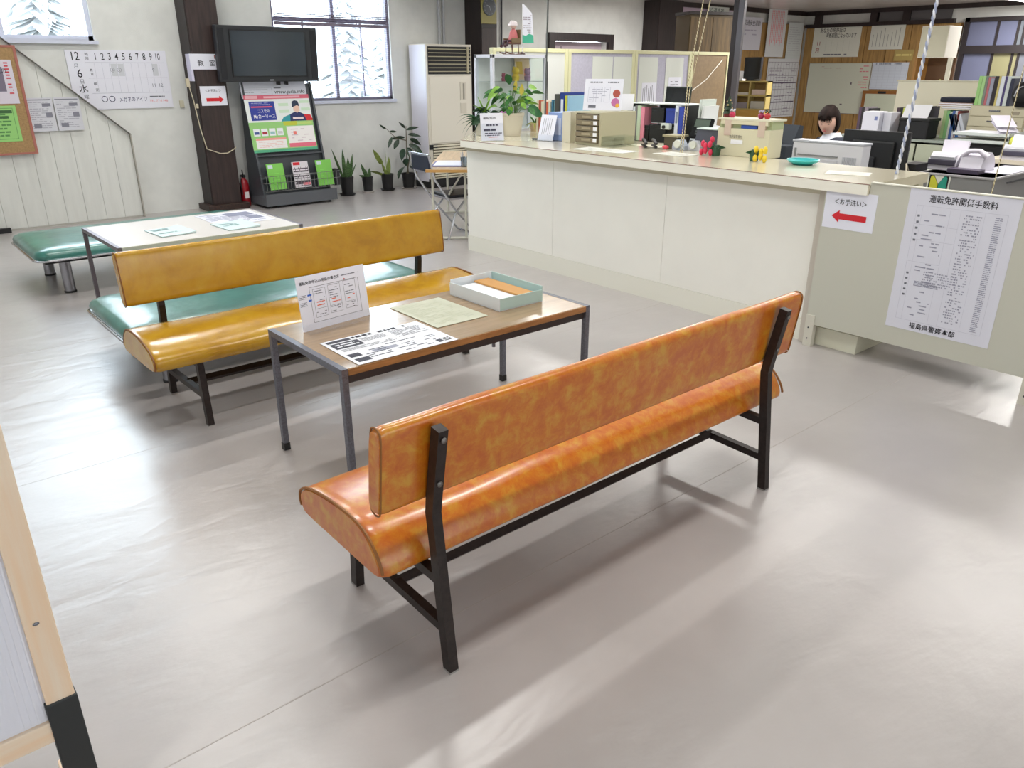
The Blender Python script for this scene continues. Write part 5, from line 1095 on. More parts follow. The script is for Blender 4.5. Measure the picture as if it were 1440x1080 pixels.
for s_y in (1, -1):      # hands: five bent fingers on each palm
    for k in range(5):
        base = Vector((.335, s_y*.13, .75)); off = (k-1.5)*.017
        if k == 4: fv = [base+Vector((-.01, -s_y*.02, 0)), base+Vector((.01, -s_y*.045, .0)), base+Vector((.035, -s_y*.05, -.012))]
        else:
            L = (.05, .06, .056, .042)[k]; fv = [base+Vector((0, s_y*off*.6, 0)), base+Vector((.03, s_y*off, .004)), base+Vector((.03+L*.6, s_y*off*1.15, .0)), base+Vector((.03+L, s_y*off*1.2, -.014))]
        m = skin_chain([tuple(v) for v in fv], [(i, i+1) for i in range(len(fv)-1)], [.014]+[.0085]*(len(fv)-2)+[.0075], 1); bm_.from_mesh(m)
SKIN = mat((222, 178, 158), .5)
# head shaped on top of the neck: ellipsoid with brow, cheeks, nose and chin
hd = bmesh.new(); bmesh.ops.create_uvsphere(hd, u_segments=32, v_segments=24, radius=1)
for v in hd.verts:
    x, y, z = v.co; w_ = .084; L = .096; H = .118
    k = 1-.30*max(0, -z)**1.4
    nx_, ny_, nz_ = x*L*(1-.10*max(0, -z)), y*w_*k, z*H
    if x > 0:
        nose = math.exp(-((y/.17)**2))*math.exp(-((z+.22)/.2)**2)*(.5+.5*min(1, max(0, (z*-1+.3)))); nx_ += .020*nose
        nx_ -= .010*math.exp(-((abs(y)-.36)/.15)**2)*math.exp(-((z-.02)/.12)**2)
        nx_ += .006*math.exp(-((z+.52)/.07)**2)*math.exp(-(y/.25)**2) + .006*math.exp(-((z+.82)/.12)**2)*math.exp(-(y/.3)**2)
    v.co = (nx_, ny_, nz_)
Mh = Matrix.Translation((.06, 0, 1.175)) @ Matrix.Rotation(R(32), 4, 'Z') @ Matrix.Rotation(R(14), 4, 'Y') @ Matrix.Diagonal((.92, .92, .92, 1))
for v in hd.verts: v.co = Mh @ v.co
tmp = bpy.data.meshes.new('h'); hd.to_mesh(tmp); bm_.from_mesh(tmp)
for s_y in (1, -1):
    e = MB().ball((-.005, s_y*.074, -.012), (.016, .008, .026), 10, 8); e.T(Mh); e.bm.to_mesh(tmp); bm_.from_mesh(tmp)
for f in bm_.faces: f.smooth = True
bme = bpy.data.meshes.new('body'); bm_.to_mesh(bme); bme.materials.append(SKIN)
body = bpy.data.objects.new('body', bme); COL.objects.link(body); body.parent = pe; W[body] = W[pe]
HAIRC = mat((34, 23, 20), .7, spec=.15, noise_amt=.3, nscale=40, stretch=(1, 1, .15))
h = bmesh.new(); bmesh.ops.create_uvsphere(h, u_segments=40, v_segments=28, radius=1)
rm = []
for v in h.verts:
    x, y, z = v.co; face = (x > .52 and z < .3) 
    k = 1+.18*max(0, -z)
    rr = Vector((x*.112, y*.098*k, z*.134 if z > 0 else z*.155))
    rr.x -= .012 if z > 0 else .018; rr.z += .012
    rr *= 1+.02*math.sin(math.atan2(y, x)*23)
    v.co = rr
    if face or z < -.86: rm.append(v)
bmesh.ops.delete(h, geom=rm, context='VERTS')
bmesh.ops.solidify(h, geom=h.faces[:], thickness=.012)
for v in h.verts: v.co = Mh @ v.co
for f in h.faces: f.smooth = True
hm = bpy.data.meshes.new('hair'); h.to_mesh(hm); hm.materials.append(HAIRC); ho = bpy.data.objects.new('hair', hm); COL.objects.link(ho); ho.parent = pe
b = MB()
for i in range(9):
    y = -.048+i*.012; b.tube([Mh @ Vector((.085, y*.8, .078)), Mh @ Vector((.104-abs(y)*.3, y*1.05, .05)), Mh @ Vector((.103-abs(y)*.45, y*1.15, .028))], [.010, .0085, .003], 6)
b.build('fringe', HAIRC, pe)
for s_y in (1, -1):
    MB().ball((.082, s_y*.030, -.002), (.006, .012, .0035), 10, 8).T(Mh).build('eye', mat((40, 30, 30), .3), pe)
    MB().tube([Mh @ Vector((.092, s_y*.016, .018)), Mh @ Vector((.09, s_y*.032, .022)), Mh @ Vector((.082, s_y*.046, .017))], .002, 5).build('eyebrow', HAIRC, pe)
MB().ball((.092, 0, -.062), (.006, .018, .0045), 12, 8).T(Mh).build('mouth', mat((186, 96, 96), .5), pe)
vest = mat((44, 48, 62), .8); blouse = mat((226, 228, 238), .7)
b = MB(); Zs = [(.56, .135, .175), (.66, .12, .155), (.8, .135, .172), (.92, .135, .195), (.995, .11, .2), (1.035, .08, .14), (1.05, .07, .1)]
b.loft([b.ring(Vector((-.005, 0, z)), Vector((1, 0, 0)), Vector((0, 1, 0)), rx, ryy, 28) for z, rx, ryy in Zs], caps=False); b.sm = True; vo = b.build('vest', vest, pe)
b = MB()
b.loft([b.ring(Vector((.0, 0, z)), Vector((1, 0, 0)), Vector((0, 1, 0)), rx, ryy, 24) for z, rx, ryy in ((1.0, .1, .15), (1.05, .075, .095), (1.085, .062, .066))], caps=False); b.sm = True; b.build('blouse', blouse, pe)
for s_y in (1, -1):
    MB().poly([(0, 0), (.075, 0), (.085, .05), (.01, .09)], .004).T(Matrix.Translation((.055, s_y*.012, 1.02)) @ Matrix.Rotation(s_y*R(40), 4, 'Z') @ Matrix.Rotation(R(100 if s_y > 0 else 80), 4, 'X') @ Matrix.Rotation(R(90), 4, 'Z')).build('collar', blouse, pe)
    MB().tube([(-.01, s_y*.14, .99), (-.01, s_y*.19, .955), (.04, s_y*.215, .76), (.15, s_y*.19, .735), (.26, s_y*.145, .75)], [.055, .06, .05, .042, .034], 12).build('sleeve', vest, pe)
    MB().tube([(-.02, s_y*.09, .5), (.22, s_y*.11, .535), (.43, s_y*.11, .51), (.42, s_y*.11, .25), (.39, s_y*.11, .09)], [.1, .095, .075, .065, .055], 12).build('trouser_leg', vest, pe)
    MB().ball((.46, s_y*.11, .045), (.11, .045, .045), 12, 8).build('shoe', BLACK, pe)
ch = thing('office_chair', 'dark office chair carrying the seated person', 'chair', M=Mp)
MB().box((-.22, -.22, .36), (.22, .22, .42), .02).build('seat', mat((50, 54, 70), .8), ch); MB().box((-.27, -.2, .5), (-.22, .2, .88), .02).build('backrest', mat((50, 54, 70), .8), ch)
MB().tube([(-.2, 0, .39), (-.27, 0, .4), (-.275, 0, .6)], .02, 8).build('back_bracket', BLACK, ch); MB().tube([(0, 0, .08), (0, 0, .37)], .03, 10).build('column', BLACK, ch)
for i in range(5): a = i*math.tau/5; MB().tube([(0, 0, .09), (.27*math.cos(a), .27*math.sin(a), .05)], .018, 6).ball((.27*math.cos(a), .27*math.sin(a), .028), .028, 8, 6).build('castor_arm', BLACK, ch)

# ------------------------------------------------------------------ second desk row: boxes and binders
SZ = .926
tb = thing('carton', 'white upright carton with small blue print among the desk files', 'box', (8.6, 4.12, SZ))
MB().box((8.52, 4.02, SZ), (8.72, 4.2, SZ+.24), .003).build('body', mat((222, 222, 234), .6), tb, True); MB().box((8.518, 4.04, SZ+.16), (8.52, 4.07, SZ+.2)).build('print', mat((120, 130, 180), .6), tb, True); MB().box((8.53, 4.03, SZ+.24), (8.71, 4.19, SZ+.246)).build('lid', WHITE, tb, True)
tb = thing('carton', 'grey-white carton right behind the printed white carton', 'box', (8.75, 4.0, SZ)); MB().box((8.6, 3.93, SZ), (8.8, 4.015, SZ+.235), .003).build('body', mat((206, 206, 216), .6), tb, True); MB().box((8.6, 3.93, SZ+.235), (8.8, 4.015, SZ+.24)).build('lid', WHITE, tb, True)
def row(y, x, z, items, words, kind, group):
    k = 0
    for (w_, h_, c, cn) in items:
        y -= w_+.002; k += 1
        book(kind, x, y, z, .22, w_, h_, c, '%s %s %s, %s' % (cn, kind.replace('_', ' '), words, ('first', 'second', 'third', 'fourth', 'fifth', 'sixth', 'seventh', 'eighth', 'ninth', 'tenth', 'eleventh', 'twelfth')[k-1]+' from the left'), 'binder' if 'binder' in kind else 'book', group=group)
    return y
row(4.42, 8.85, SZ, [(.03, .27, (90, 70, 90), 'mauve'), (.03, .27, (50, 44, 48), 'dark brown'), (.04, .275, (150, 140, 150), 'grey'), (.028, .26, (40, 40, 46), 'black')], 'left of the cartons on the desk shelf', 'book', 'books left of the cartons')
row(4.0, 8.85, SZ, [(.03, .28, (70, 50, 60), 'dark purple'), (.03, .28, (38, 36, 40), 'black'), (.03, .28, (190, 200, 90), 'lime'), (.03, .29, (100, 60, 110), 'purple'), (.045, .29, (206, 56, 64), 'bright red'), (.04, .29, (176, 190, 120), 'pale olive'), (.03, .29, (110, 100, 110), 'grey-mauve'), (.035, .29, (206, 204, 180), 'cream'), (.02, .29, (216, 160, 110), 'orange'), (.04, .3, (28, 26, 50), 'dark navy')], 'on the desk shelf behind the monitor', 'book', 'books behind the black monitor')
for y, c, c2, lb in ((3.87, (220, 216, 220), (60, 100, 150), 'white and blue tin in front of the red book'), (3.80, (222, 206, 190), (206, 110, 50), 'white and orange tin in front of the olive book'), (3.735, (50, 70, 150), (70, 90, 170), 'blue tin in front of the cream book')):
    t = thing('storage_tin', lb, 'tin', (8.78, y, SZ)); MB().lathe([(.028, 0), (.028, .1)], (8.78, y, SZ), 16).build('body', mat(c, .5), t, True); MB().lathe([(.0285, .045), (.0285, .07)], (8.78, y, SZ), 16).build('band', mat(c2, .5), t, True)
bb = thing('fabric_box', 'black fabric box with a white envelope on top, right of the red book row', 'box', (8.6, 3.67, SZ))
MB().box((8.5, 3.50, SZ), (8.75, 3.79, SZ+.185), .015).build('body', mat((20, 20, 24), .7), bb, True)
MB().box((8.49, 3.49, SZ+.17), (8.76, 3.80, SZ+.2), .008).build('lid', mat((14, 14, 16), .6), bb, True)
sheet('envelope', fr((8.6, 3.68, SZ+.262), (-1, -.1, .8)), .25, .16, WHITE, 'white envelope propped on the black fabric box', 'envelope', t=.004)
row(3.495, 8.8, SZ, [(.03, .27, (160, 186, 130), 'pale green'), (.03, .27, (130, 180, 120), 'green'), (.02, .26, (206, 210, 200), 'white'), (.025, .27, (70, 100, 160), 'blue'), (.02, .27, (206, 208, 214), 'grey'), (.02, .27, (130, 50, 44), 'dark red')], 'right of the black fabric box', 'binder', 'binders right of the black fabric box')
y = 3.30
for i, (w_, c, cn) in enumerate(((.035, (50, 110, 180), 'blue'), (.035, (210, 212, 220), 'silver-white'), (.03, (200, 204, 214), 'greyish white'))):
    book('binder', 8.8, y, SZ, .22, w_, .27, c, cn+' binder leaning to the right before the steel drawers', 'binder', tilt=R(-24)); y -= .04
sb_ = thing('binder_block', 'small steel stand right of the leaning binders', 'box', (8.8, 3.12, 0)); MB().box((8.55, 2.7, 0), (9.15, 3.27, .955)).build('pedestal', mat((96, 98, 96), .5), sb_, True); MB().box((8.545, 2.72, .5), (8.55, 3.25, .93)).build('door', mat((120, 122, 116), .5), sb_, True)
# pile with a navy cushion
for i, (z, w_, c, lb) in enumerate(((1.215, .30, (176, 166, 170), 'grey-mauve folder at the bottom of the flat pile on the binders'), (1.235, .34, (200, 180, 150), 'tan folder in the middle of the flat pile on the binders'), (1.255, .33, (190, 150, 140), 'pinkish folder near the top of the flat pile on the binders'))):
    t = thing('folder', lb, 'folder', (8.95, 3.41, z)); MB().box((8.82, 3.24, z), (9.05, 3.24+w_, z+.003)).box((8.82, 3.24, z+.014), (9.05, 3.24+w_, z+.017)).box((9.047, 3.24, z), (9.05, 3.24+w_, z+.017)).build('cover', mat(c, .5), t, True); MB().box((8.823, 3.245, z+.0035), (9.045, 3.235+w_, z+.0135)).build('pages', WHITE, t, True)
b = MB(); b.box((8.82, 3.26, 1.275), (9.05, 3.57, 1.325), .022); tag(b.build('cushion', mat((28, 32, 48), .8)), 'flat navy cushion on the top of the folder pile', 'cushion')
# low beige partition behind
t = thing('low_partition', 'plain cream low partition behind the book rows', 'partition', (9.4, 3.9, 0)); MB().box((9.38, 3.40, .03), (9.42, 4.28, 1.46), .004).build('panel', mat((226, 220, 198), .5), t, True)
MB().box((9.37, 3.39, 1.46), (9.43, 4.29, 1.475)).build('top_cap', mat((206, 200, 178), .5), t, True); MB().box((9.3, 3.4, 0), (9.5, 3.46, .03)).box((9.3, 4.22, 0), (9.5, 4.28, .03)).build('foot', MGREY, t, True)
# steel drawers with binders on top
sd = thing('document_cabinet', 'beige steel document drawers with metal handles, under a row of green and white binders', 'cabinet', (8.9, 3.0, .96))
MB().box((8.8, 2.74, .958), (9.1, 3.25, 1.255), .003).build('casing', mat((188, 180, 152), .5), sd, True)
for i in range(3):
    z = .965+i*.097; d_ = MB().box((8.79, 2.75, z), (8.802, 3.24, z+.09), .002).build('drawer', mat((198, 190, 164), .45), sd, True)
    MB().box((8.78, 2.97, z+.045), (8.79, 3.07, z+.058)).build('handle', CHROME, d_, True); MB().box((8.786, 2.8, z+.02), (8.79, 2.87, z+.05)).build('label_card', mat((150, 140, 120), .5), d_, True)
row(3.235, 8.82, 1.256, [(.03, .27, (150, 196, 120), 'light green'), (.03, .27, (160, 200, 134), 'green'), (.02, .27, (120, 130, 120), 'grey'), (.022, .26, (176, 100, 104), 'dusty red'), (.03, .25, (150, 152, 168), 'grey-lilac'), (.035, .27, (40, 34, 38), 'black'), (.018, .27, (196, 180, 110), 'ochre'), (.035, .27, (214, 218, 222), 'white'), (.018, .27, (70, 60, 110), 'violet'), (.03, .27, (200, 208, 204), 'pale grey'), (.03, .25, (40, 44, 66), 'navy')], 'on the steel drawers', 'binder', 'binders on the steel drawers')
bg_ = thing('black_bag', 'bulging black bag slumped at the right end of the steel drawers', 'bag', (8.8, 2.8, 1.256)); MB().ball((8.8, 2.8, 1.37), (.1, .1, .115), 20, 14).build('body', mat((18, 18, 20), .6, bump=.4, bscale=12), bg_, True); MB().tube([(8.7, 2.85, 1.35), (8.69, 2.83, 1.42), (8.7, 2.79, 1.44)], .005, 6).build('buckle_strap', mat((190, 190, 196), .4), bg_, True)
MB().lathe([(.06, 0), (.08, .03)], (8.8, 2.8, 1.256), 16).build('base', BLACK, bg_, True)
for y, c, h_, lb in ((2.66, (46, 70, 140), .2, 'blue binder at the far right edge beside the steel drawers'), (2.70, (216, 216, 200), .2, 'cream binder at the far right edge beside the steel drawers')): book('binder', 8.8, y, .956, .22, .035, h_+.1, c, lb, 'binder')

# black cabinet with letter tray, lemon, copier corner
t = thing('black_cabinet', 'black cube cabinet under the letter tray', 'cabinet', (7.75, 2.66, 0)); MB().box((7.5, 2.42, .04), (7.95, 2.86, 1.0), .004).build('body', mat((22, 23, 26), .5), t, True); MB().box((7.49, 2.44, .06), (7.5, 2.84, .98)).build('door', mat((16, 16, 18), .45), t, True); MB().box((7.52, 2.44, 0), (7.93, 2.84, .04)).build('plinth', BLACK, t, True)
lt = thing('letter_tray', 'clear two-level letter tray stuffed with papers on the black cabinet', 'tray', (7.7, 2.64, 1.0))
for z in (1.002, 1.06): MB().box((7.48, 2.41, z), (7.85, 2.86, z+.006)).box((7.48, 2.41, z), (7.486, 2.86, z+.03)).box((7.48, 2.41, z), (7.85, 2.416, z+.035)).build('tray_level', mat((196, 202, 198), .3, alpha=.85), lt, True)
for x in (7.49, 7.83):
    for y in (2.42, 2.85): MB().tube([(x, y, 1.002), (x, y, 1.1)], .004, 6).build('support', CHROME, lt, True)
for i, (z, c) in enumerate(((1.009, (206, 206, 196)), (1.067, (222, 222, 226)))): tag(MB().box((7.5, 2.44, z), (7.83, 2.84, z+.022)).build('paper_pile', mat(c, .7)), ('pile of papers in the lower level of the letter tray', 'pile of papers in the upper level of the letter tray')[i], 'papers')
for i in range(3): sheet('loose_paper', fr((7.6, 2.5+.012*i, 1.125+.03*i), (-.35, -.5+.1*i, 1)), .16, .2, mat((214, 210, 222), .6), ('lowest', 'middle', 'topmost')[i]+' of three loose papers fanned out over the letter tray', 'paper')
bl_ = thing('yellow_balloon', 'yellow-green rounded balloon-like ornament beside the letter tray', 'ornament', (7.5, 2.37, .93)); MB().ball((7.5, 2.37, 1.03), (.04, .045, .055), 16, 12).build('body', mat((196, 200, 80), .4), bl_, True); MB().lathe([(.03, 0), (.028, .05)], (7.5, 2.37, .93), 12).build('base', mat((40, 60, 50), .5), bl_, True)
t = thing('side_desk', 'beige side desk at the right edge under the second fax machine', 'desk', (7.2, 2.2, 0)); MB().box((7.02, 1.9, .9), (7.48, 2.42, .93)).build('worktop', mat((206, 196, 176), .5), t, True); MB().box((7.04, 1.92, 0), (7.45, 2.4, .9)).build('body', mat((186, 176, 156), .5), t, True)
def fax(label, x, y, z, s_=1.0):
    M = Matrix.Translation((x, y, z)) @ Matrix.Rotation(R(0), 4, 'Z') @ Matrix.Diagonal((s_, s_, s_, 1)); t = thing('fax_machine', label, 'fax machine', M=Matrix.Translation((x, y, z))); F = mat((210, 206, 214), .4)
    S = Matrix.Scale(s_, 4)
    MB().prism([(-.12, 0), (.12, 0), (.12, .1), (-.05, .12), (-.12, .05)], 'y', -.1, .1).T(S).build('body', F, t); MB().box((.05, -.09, .1), (.07, .09, .21), M=Matrix.Rotation(R(10), 4, 'Y')).T(S).build('paper_support', mat((220, 214, 224), .5), t)
    MB().box((-.135, -.095, .035), (-.1, .095, .075), .006).T(S).build('output_slot', mat((70, 66, 80), .4), t); MB().box((-.1, -.085, .09), (-.04, .085, .122), M=Matrix.Rotation(R(-14), 4, 'Y')).T(S).build('keypad', mat((180, 180, 186), .4), t)
    return t
# grey steel cabinet right behind the panel
gc = thing('grey_cabinet', 'grey steel cabinet with a beginner-driver sticker behind the panel at the right', 'cabinet', (6.4, 2.2, 0))
GC = mat((132, 132, 132), .5); 
MB().box((6.03, 1.985, .04), (7.0, 2.47, .9), .004).build('body', GC, gc, True); MB().box((6.02, 1.975, .885), (7.01, 2.48, .9), .003).build('top', mat((166, 164, 166), .4), gc, True); MB().box((6.05, 2.0, 0), (6.98, 2.45, .04)).build('plinth', DGREY, gc, True)
MB().box((6.3, 1.977, .84), (6.95, 1.986, .85)).build('drawer_gap', DGREY, gc, True)
s = thing('beginner_sticker', 'white sticker with the yellow and green beginner-driver chevron on the grey cabinet', 'sticker', M=fr((6.026, 2.335, .815), NX))
MB().box((-.078, -.085, -.001), (.078, .085, .0005), ).build('backing', mat((220, 220, 210), .5), s)
def chev(pts, c, z): b = MB(); b.poly([(x_, y_, z) for x_, y_ in pts], .0005); b.build('chevron', mat(c, .5), s)
lft = [(0, -.07), (-.06, -.03), (-.06, .06), (-.048, .075), (-.034, .068), (0, .01)]; rgt = [(-x_, y_) for x_, y_ in lft]
for q in (lft, rgt): chev([(x_*1.12, y_*1.1) for x_, y_ in q], (20, 20, 24), .0008)
chev([(x_*.92-.002, y_*.92) for x_, y_ in lft], (206, 204, 60), .0016); chev([(x_*.92+.002, y_*.92) for x_, y_ in rgt], (40, 150, 130), .0016); chev([(-.003, -.062), (-.03, -.045), (-.003, -.01)], (214, 140, 50), .0022)
fax('pale grey fax machine on the grey cabinet', 6.35, 2.42, .902, 1.0)
ph = thing('desk_phone', 'pale grey curved office telephone on the grey cabinet, right of the fax machine', 'telephone', (6.35, 2.23, .902))
MB().prism([(6.22, .902), (6.5, .902), (6.49, .96), (6.45, 1.005), (6.39, 1.035), (6.32, 1.038), (6.26, 1.0)], 'y', 2.15, 2.30).build('body', mat((200, 196, 206), .35), ph, True)
MB().tube([(6.27, 2.3, 1.01), (6.27, 2.26, 1.045), (6.27, 2.19, 1.05), (6.27, 2.13, 1.01)], [.02, .017, .017, .021], 10).build('handset', mat((206, 200, 210), .35), ph, True)
MB().box((6.12, 2.12, .902), (6.24, 2.33, .93)).build('base', mat((70, 60, 80), .4), ph, True)
sheet('document', fr((6.6, 2.1, .904), UZ, (0, 1, 0)), .6, .22, mat((214, 212, 226), .5), 'white document lying on the grey cabinet at the right edge', 'paper')
fax('pale fax machine at the right edge on the beige side desk', 7.15, 2.22, .931, .9)
t = thing('cable_box', 'small black adapter box with a cable left of the fax machine', 'box', (6.1, 2.55, .72)); MB().box((6.0, 2.5, .722), (6.2, 2.6, .95), .004).build('body', BLACK, t, True)
MB().tube([(6.0, 2.55, .9), (5.9, 2.53, .96), (5.85, 2.5, .92), (5.8, 2.48, .8), (5.8, 2.45, .724)], .006, 6).build('cable', mat((190, 180, 160), .5), t, True)
t = thing('white_board_back', 'plain white upright board at the right edge behind the fax machine', 'board', (7.9, 2.1, 0)); MB().box((7.96, 1.7, .5), (7.99, 2.36, 1.13)).build('panel', mat((214, 214, 206), .5), t, True); MB().box((7.95, 1.75, 0), (8.0, 1.8, .5)).box((7.95, 2.28, 0), (8.0, 2.33, .5)).build('leg', MGREY, t, True)

# ------------------------------------------------------------------ far office walls
def wsheet(name, y0, y1, z0, z1, c, label, cat='notice', x=16.535, t=.004): return sheet(name, fr((x, (y0+y1)/2, (z0+z1)/2), NX), abs(y1-y0), z1-z0, mat(c, .6), label, cat, t=t)
s = wsheet('whiteboard', 8.13, 9.52, .7, 1.7, (196, 200, 184), 'large whiteboard with red notes at its upper right on the far office wall', 'whiteboard', t=.02)
marks(s, border(-.695, -.5, .695, .5, .012), mat((120, 104, 96), .5)); marks(s, lines_of_print(.45, .0, .66, .46, 9, ch=.35, seed=120, fill=.7), mat((206, 120, 130), .8)); marks(s, lines_of_print(-.4, .38, .1, .44, 2, ch=.4, seed=121, fill=.6), mat((180, 160, 150), .8)); marks(s, [(.29, .08, .32, .12), (.12, -.32, .17, -.3)], mat((90, 80, 90), .8))
s = wsheet('renewal_sign', 8.47, 9.51, 1.81, 2.4, (214, 216, 204), 'white licence renewal sign with black and red writing above the whiteboard', 'sign')
txt(s, 'あなたの免許証は', -.1, .215, .1, w=.56, bold=.002); txt(s, '更新期間になっています', .1, .11, .1, w=.66, bold=.002); txt(s, '11', -.38, -.03, .1, mat((150, 40, 60), .8), bold=.002); txt(s, '月', -.39, -.17, .1, mat((150, 40, 60), .8), bold=.002)
marks(s, [(-.22+i*.13, -.19, -.217+i*.13, .03) for i in range(5)], mat((176, 180, 170), .8)); marks(s, lines_of_print(-.24, -.26, .32, -.23, 1, ch=.7, seed=122), INK2)
s = wsheet('vertical_notice', 7.59, 8.27, 1.94, 2.39, (210, 212, 202), 'white notice in vertical writing right of the renewal sign'); marks(s, [(-.28+i*.075, -.17, -.272+i*.075, .05+.04*(i % 4)) for i in range(8)], mat((120, 124, 120), .8))
s = wsheet('schedule_sheet', 7.4, 8.12, 1.2, 1.7, (196, 204, 216), 'pale blue schedule sheet right of the whiteboard'); marks(s, grid(-.34, -.23, .34, .2, 6, 8, .004), mat((176, 182, 196), .8)); marks(s, lines_of_print(-.3, .21, .3, .24, 1, ch=.8, seed=123), mat((130, 136, 150), .8))
s = wsheet('name_strip', 7.35, 7.72, 1.73, 1.93, (170, 150, 90), 'tan strip with faint pale writing under the vertical notice', 'sign'); marks(s, lines_of_print(-.15, -.02, .15, .03, 1, ch=.7, seed=124), mat((206, 190, 120), .8))
t = thing('framed_picture', 'framed pale picture leaning below the schedule sheet on the far wall', 'picture', M=fr((16.5, 7.82, .95), NX)); MB().box((-.4, -.28, -.02), (.4, .22, 0)).build('frame', mat((140, 90, 40), .5), t); MB().box((-.33, -.22, 0), (.33, .16, .004)).build('picture', mat((190, 196, 176), .5), t); MB().box((-.08, .17, 0), (.08, .21, .01)).build('clip', BLACK, t)
def bsheet(name, x0, x1, z0, z1, c, label, cat='notice', y=9.74): return sheet(name, fr(((x0+x1)/2, y, (z0+z1)/2), NY), x1-x0, z1-z0, mat(c, .6), label, cat)
s = bsheet('grid_calendar', 15.28, 16.47, .61, 1.78, (206, 208, 212), 'large white calendar grid on the far wall beside the pigeonhole shelf', 'calendar', 9.73); marks(s, grid(-.56, -.55, .56, .52, 10, 8, .006), mat((110, 100, 116), .8)); marks(s, [(-.56, -.28, .56, -.265), (-.56, .1, .56, .115)], mat((70, 50, 80), .8), z=.0009); marks(s, lines_of_print(-.5, -.5, .5, .5, 16, ch=.2, seed=130, fill=.4), mat((140, 130, 150), .8))
s = bsheet('far_poster', 14.24, 14.92, 1.93, 2.53, (206, 206, 216), 'white poster with a heading on the far wall, left of the red-print poster', 'poster'); txt(s, '交通安全運動', .0, .19, .11, w=.55); marks(s, lines_of_print(-.25, -.05, .2, .1, 2, ch=.3, seed=131, fill=.5), mat((170, 168, 186), .8))
s = bsheet('tall_poster', 15.08, 15.75, 1.81, 2.84, (210, 212, 214), 'tall white poster with columns of red print on the far wall', 'poster', 9.71); marks(s, [(-.22+i*.06, -.3+.05*(i % 3), -.19+i*.06, .36) for i in range(8)], mat((222, 150, 156), .8)); marks(s, lines_of_print(-.2, .42, .2, .45, 1, ch=.7, seed=132), mat((150, 150, 160), .8)); marks(s, [(-.25, -.32+i*.035, .28, -.313+i*.035) for i in range(20)], mat((210, 212, 214), .8), z=.0009)
s = bsheet('faint_poster', 15.9, 16.48, 1.78, 2.48, (200, 206, 206), 'white poster with faint grey lines of text at the far corner', 'poster', 9.735); marks(s, lines_of_print(-.24, -.3, .24, .28, 13, ch=.25, seed=133), mat((180, 182, 188), .8))
s = bsheet('heading_strip', 13.05, 13.7, 2.5, 2.66, (200, 206, 200), 'white strip with green-black characters above the brown cupboard', 'sign', 9.7); txt(s, '交通事故', -.05, 0, .11, mat((40, 70, 60), .8))
struct(MB().box((12.0, 9.77, .0), (14.15, 9.795, 2.62)).build('trim_8', mat((196, 178, 196), .7)))
# brown cupboard
bc = thing('brown_cupboard', 'tall brown wooden cupboard standing behind the rightmost partition screen', 'cupboard', (9.9, 7.4, 0))
Mq = Matrix.Translation((9.47, 7.33, 0)) @ Matrix.Rotation(R(-24), 4, 'Z')
bc2 = bc; W[bc] = Mq; bc.matrix_world = Mq
MB().box((0, 0, 0), (.7, .4, 2.28)).build('carcass', mat((84, 68, 44), .6), bc)
for i in range(2): MB().box((.005+i*.347, -.02, .05), (.346+i*.347, 0, 2.25), .003).build('door', mat((100, 80, 50), .6, noise_amt=.2, nscale=5, stretch=(6, 6, .5)), bc)
MB().box((-.02, -.03, 2.28), (.72, .41, 2.32)).build('top_board', DARKWOOD2, bc)
# pigeonhole shelf with a small black speaker
ps = thing('pigeonhole_shelf', 'yellowish wooden pigeonhole shelf with four openings on the far office desk', 'shelf', (10.3, 6.75, 0))
YWd = mat((172, 152, 92), .6); px, py0, py1, pz0, pz1 = 10.2, 6.47, 7.03, 1.04, 1.43
for z in (pz0, (pz0+pz1)/2-.01, pz1-.02): MB().box((px, py0, z), (px+.13, py1, z+.02)).build('shelf_board', YWd, ps, True)
for y in (py0, (py0+py1)/2-.01, py1-.02): MB().box((px+.002, y, pz0), (px+.13, y+.02, pz1)).build('upright', YWd, ps, True)
MB().box((px+.12, py0, pz0), (px+.13, py1, pz1)).build('back_board', mat((132, 104, 56), .6), ps, True); MB().box((px-.01, py0-.01, pz0-.1), (px+.13, py1+.01, pz0)).build('base_board', mat((176, 136, 62), .5), ps, True)
MB().box((px, py0, 0), (px+.13, py1, pz0-.1)).build('lower_cabinet', mat((60, 40, 44), .6), ps, True)
for i, (y, z, h_, c) in enumerate(((6.78, 1.06, .08, (130, 120, 124)), (6.5, 1.06, .1, (170, 166, 156)), (6.78, 1.245, .03, (206, 196, 186)), (6.5, 1.245, .07, (200, 180, 170)))): tag(MB().box((px+.02, y, z), (px+.11, y+.22, z+h_)).build('paper_pile', mat(c, .7)), 'pile of papers in the %s opening of the pigeonhole shelf' % ('lower left', 'lower right', 'upper left', 'upper right')[i], 'papers')
t = thing('black_speaker', 'small black screen-like speaker on the pigeonhole shelf', 'speaker', (10.3, 6.76, 1.43)); MB().box((10.22, 6.62, 1.455), (10.27, 6.89, 1.74), .006).build('casing', mat((22, 22, 28), .4), t, True); MB().box((10.215, 6.64, 1.48), (10.222, 6.87, 1.72)).build('grille', mat((12, 12, 15), .5), t, True); MB().box((10.2, 6.69, 1.43), (10.36, 6.82, 1.457)).build('stand', BLACK, t, True)
t = thing('desk_calendar', 'tiny white standing card left of the black speaker', 'card', (10.3, 6.97, 1.43)); MB().prism([(10.25, 1.43), (10.33, 1.43), (10.29, 1.56)], 'y', 6.92, 7.01).build('card', WHITE, t, True)
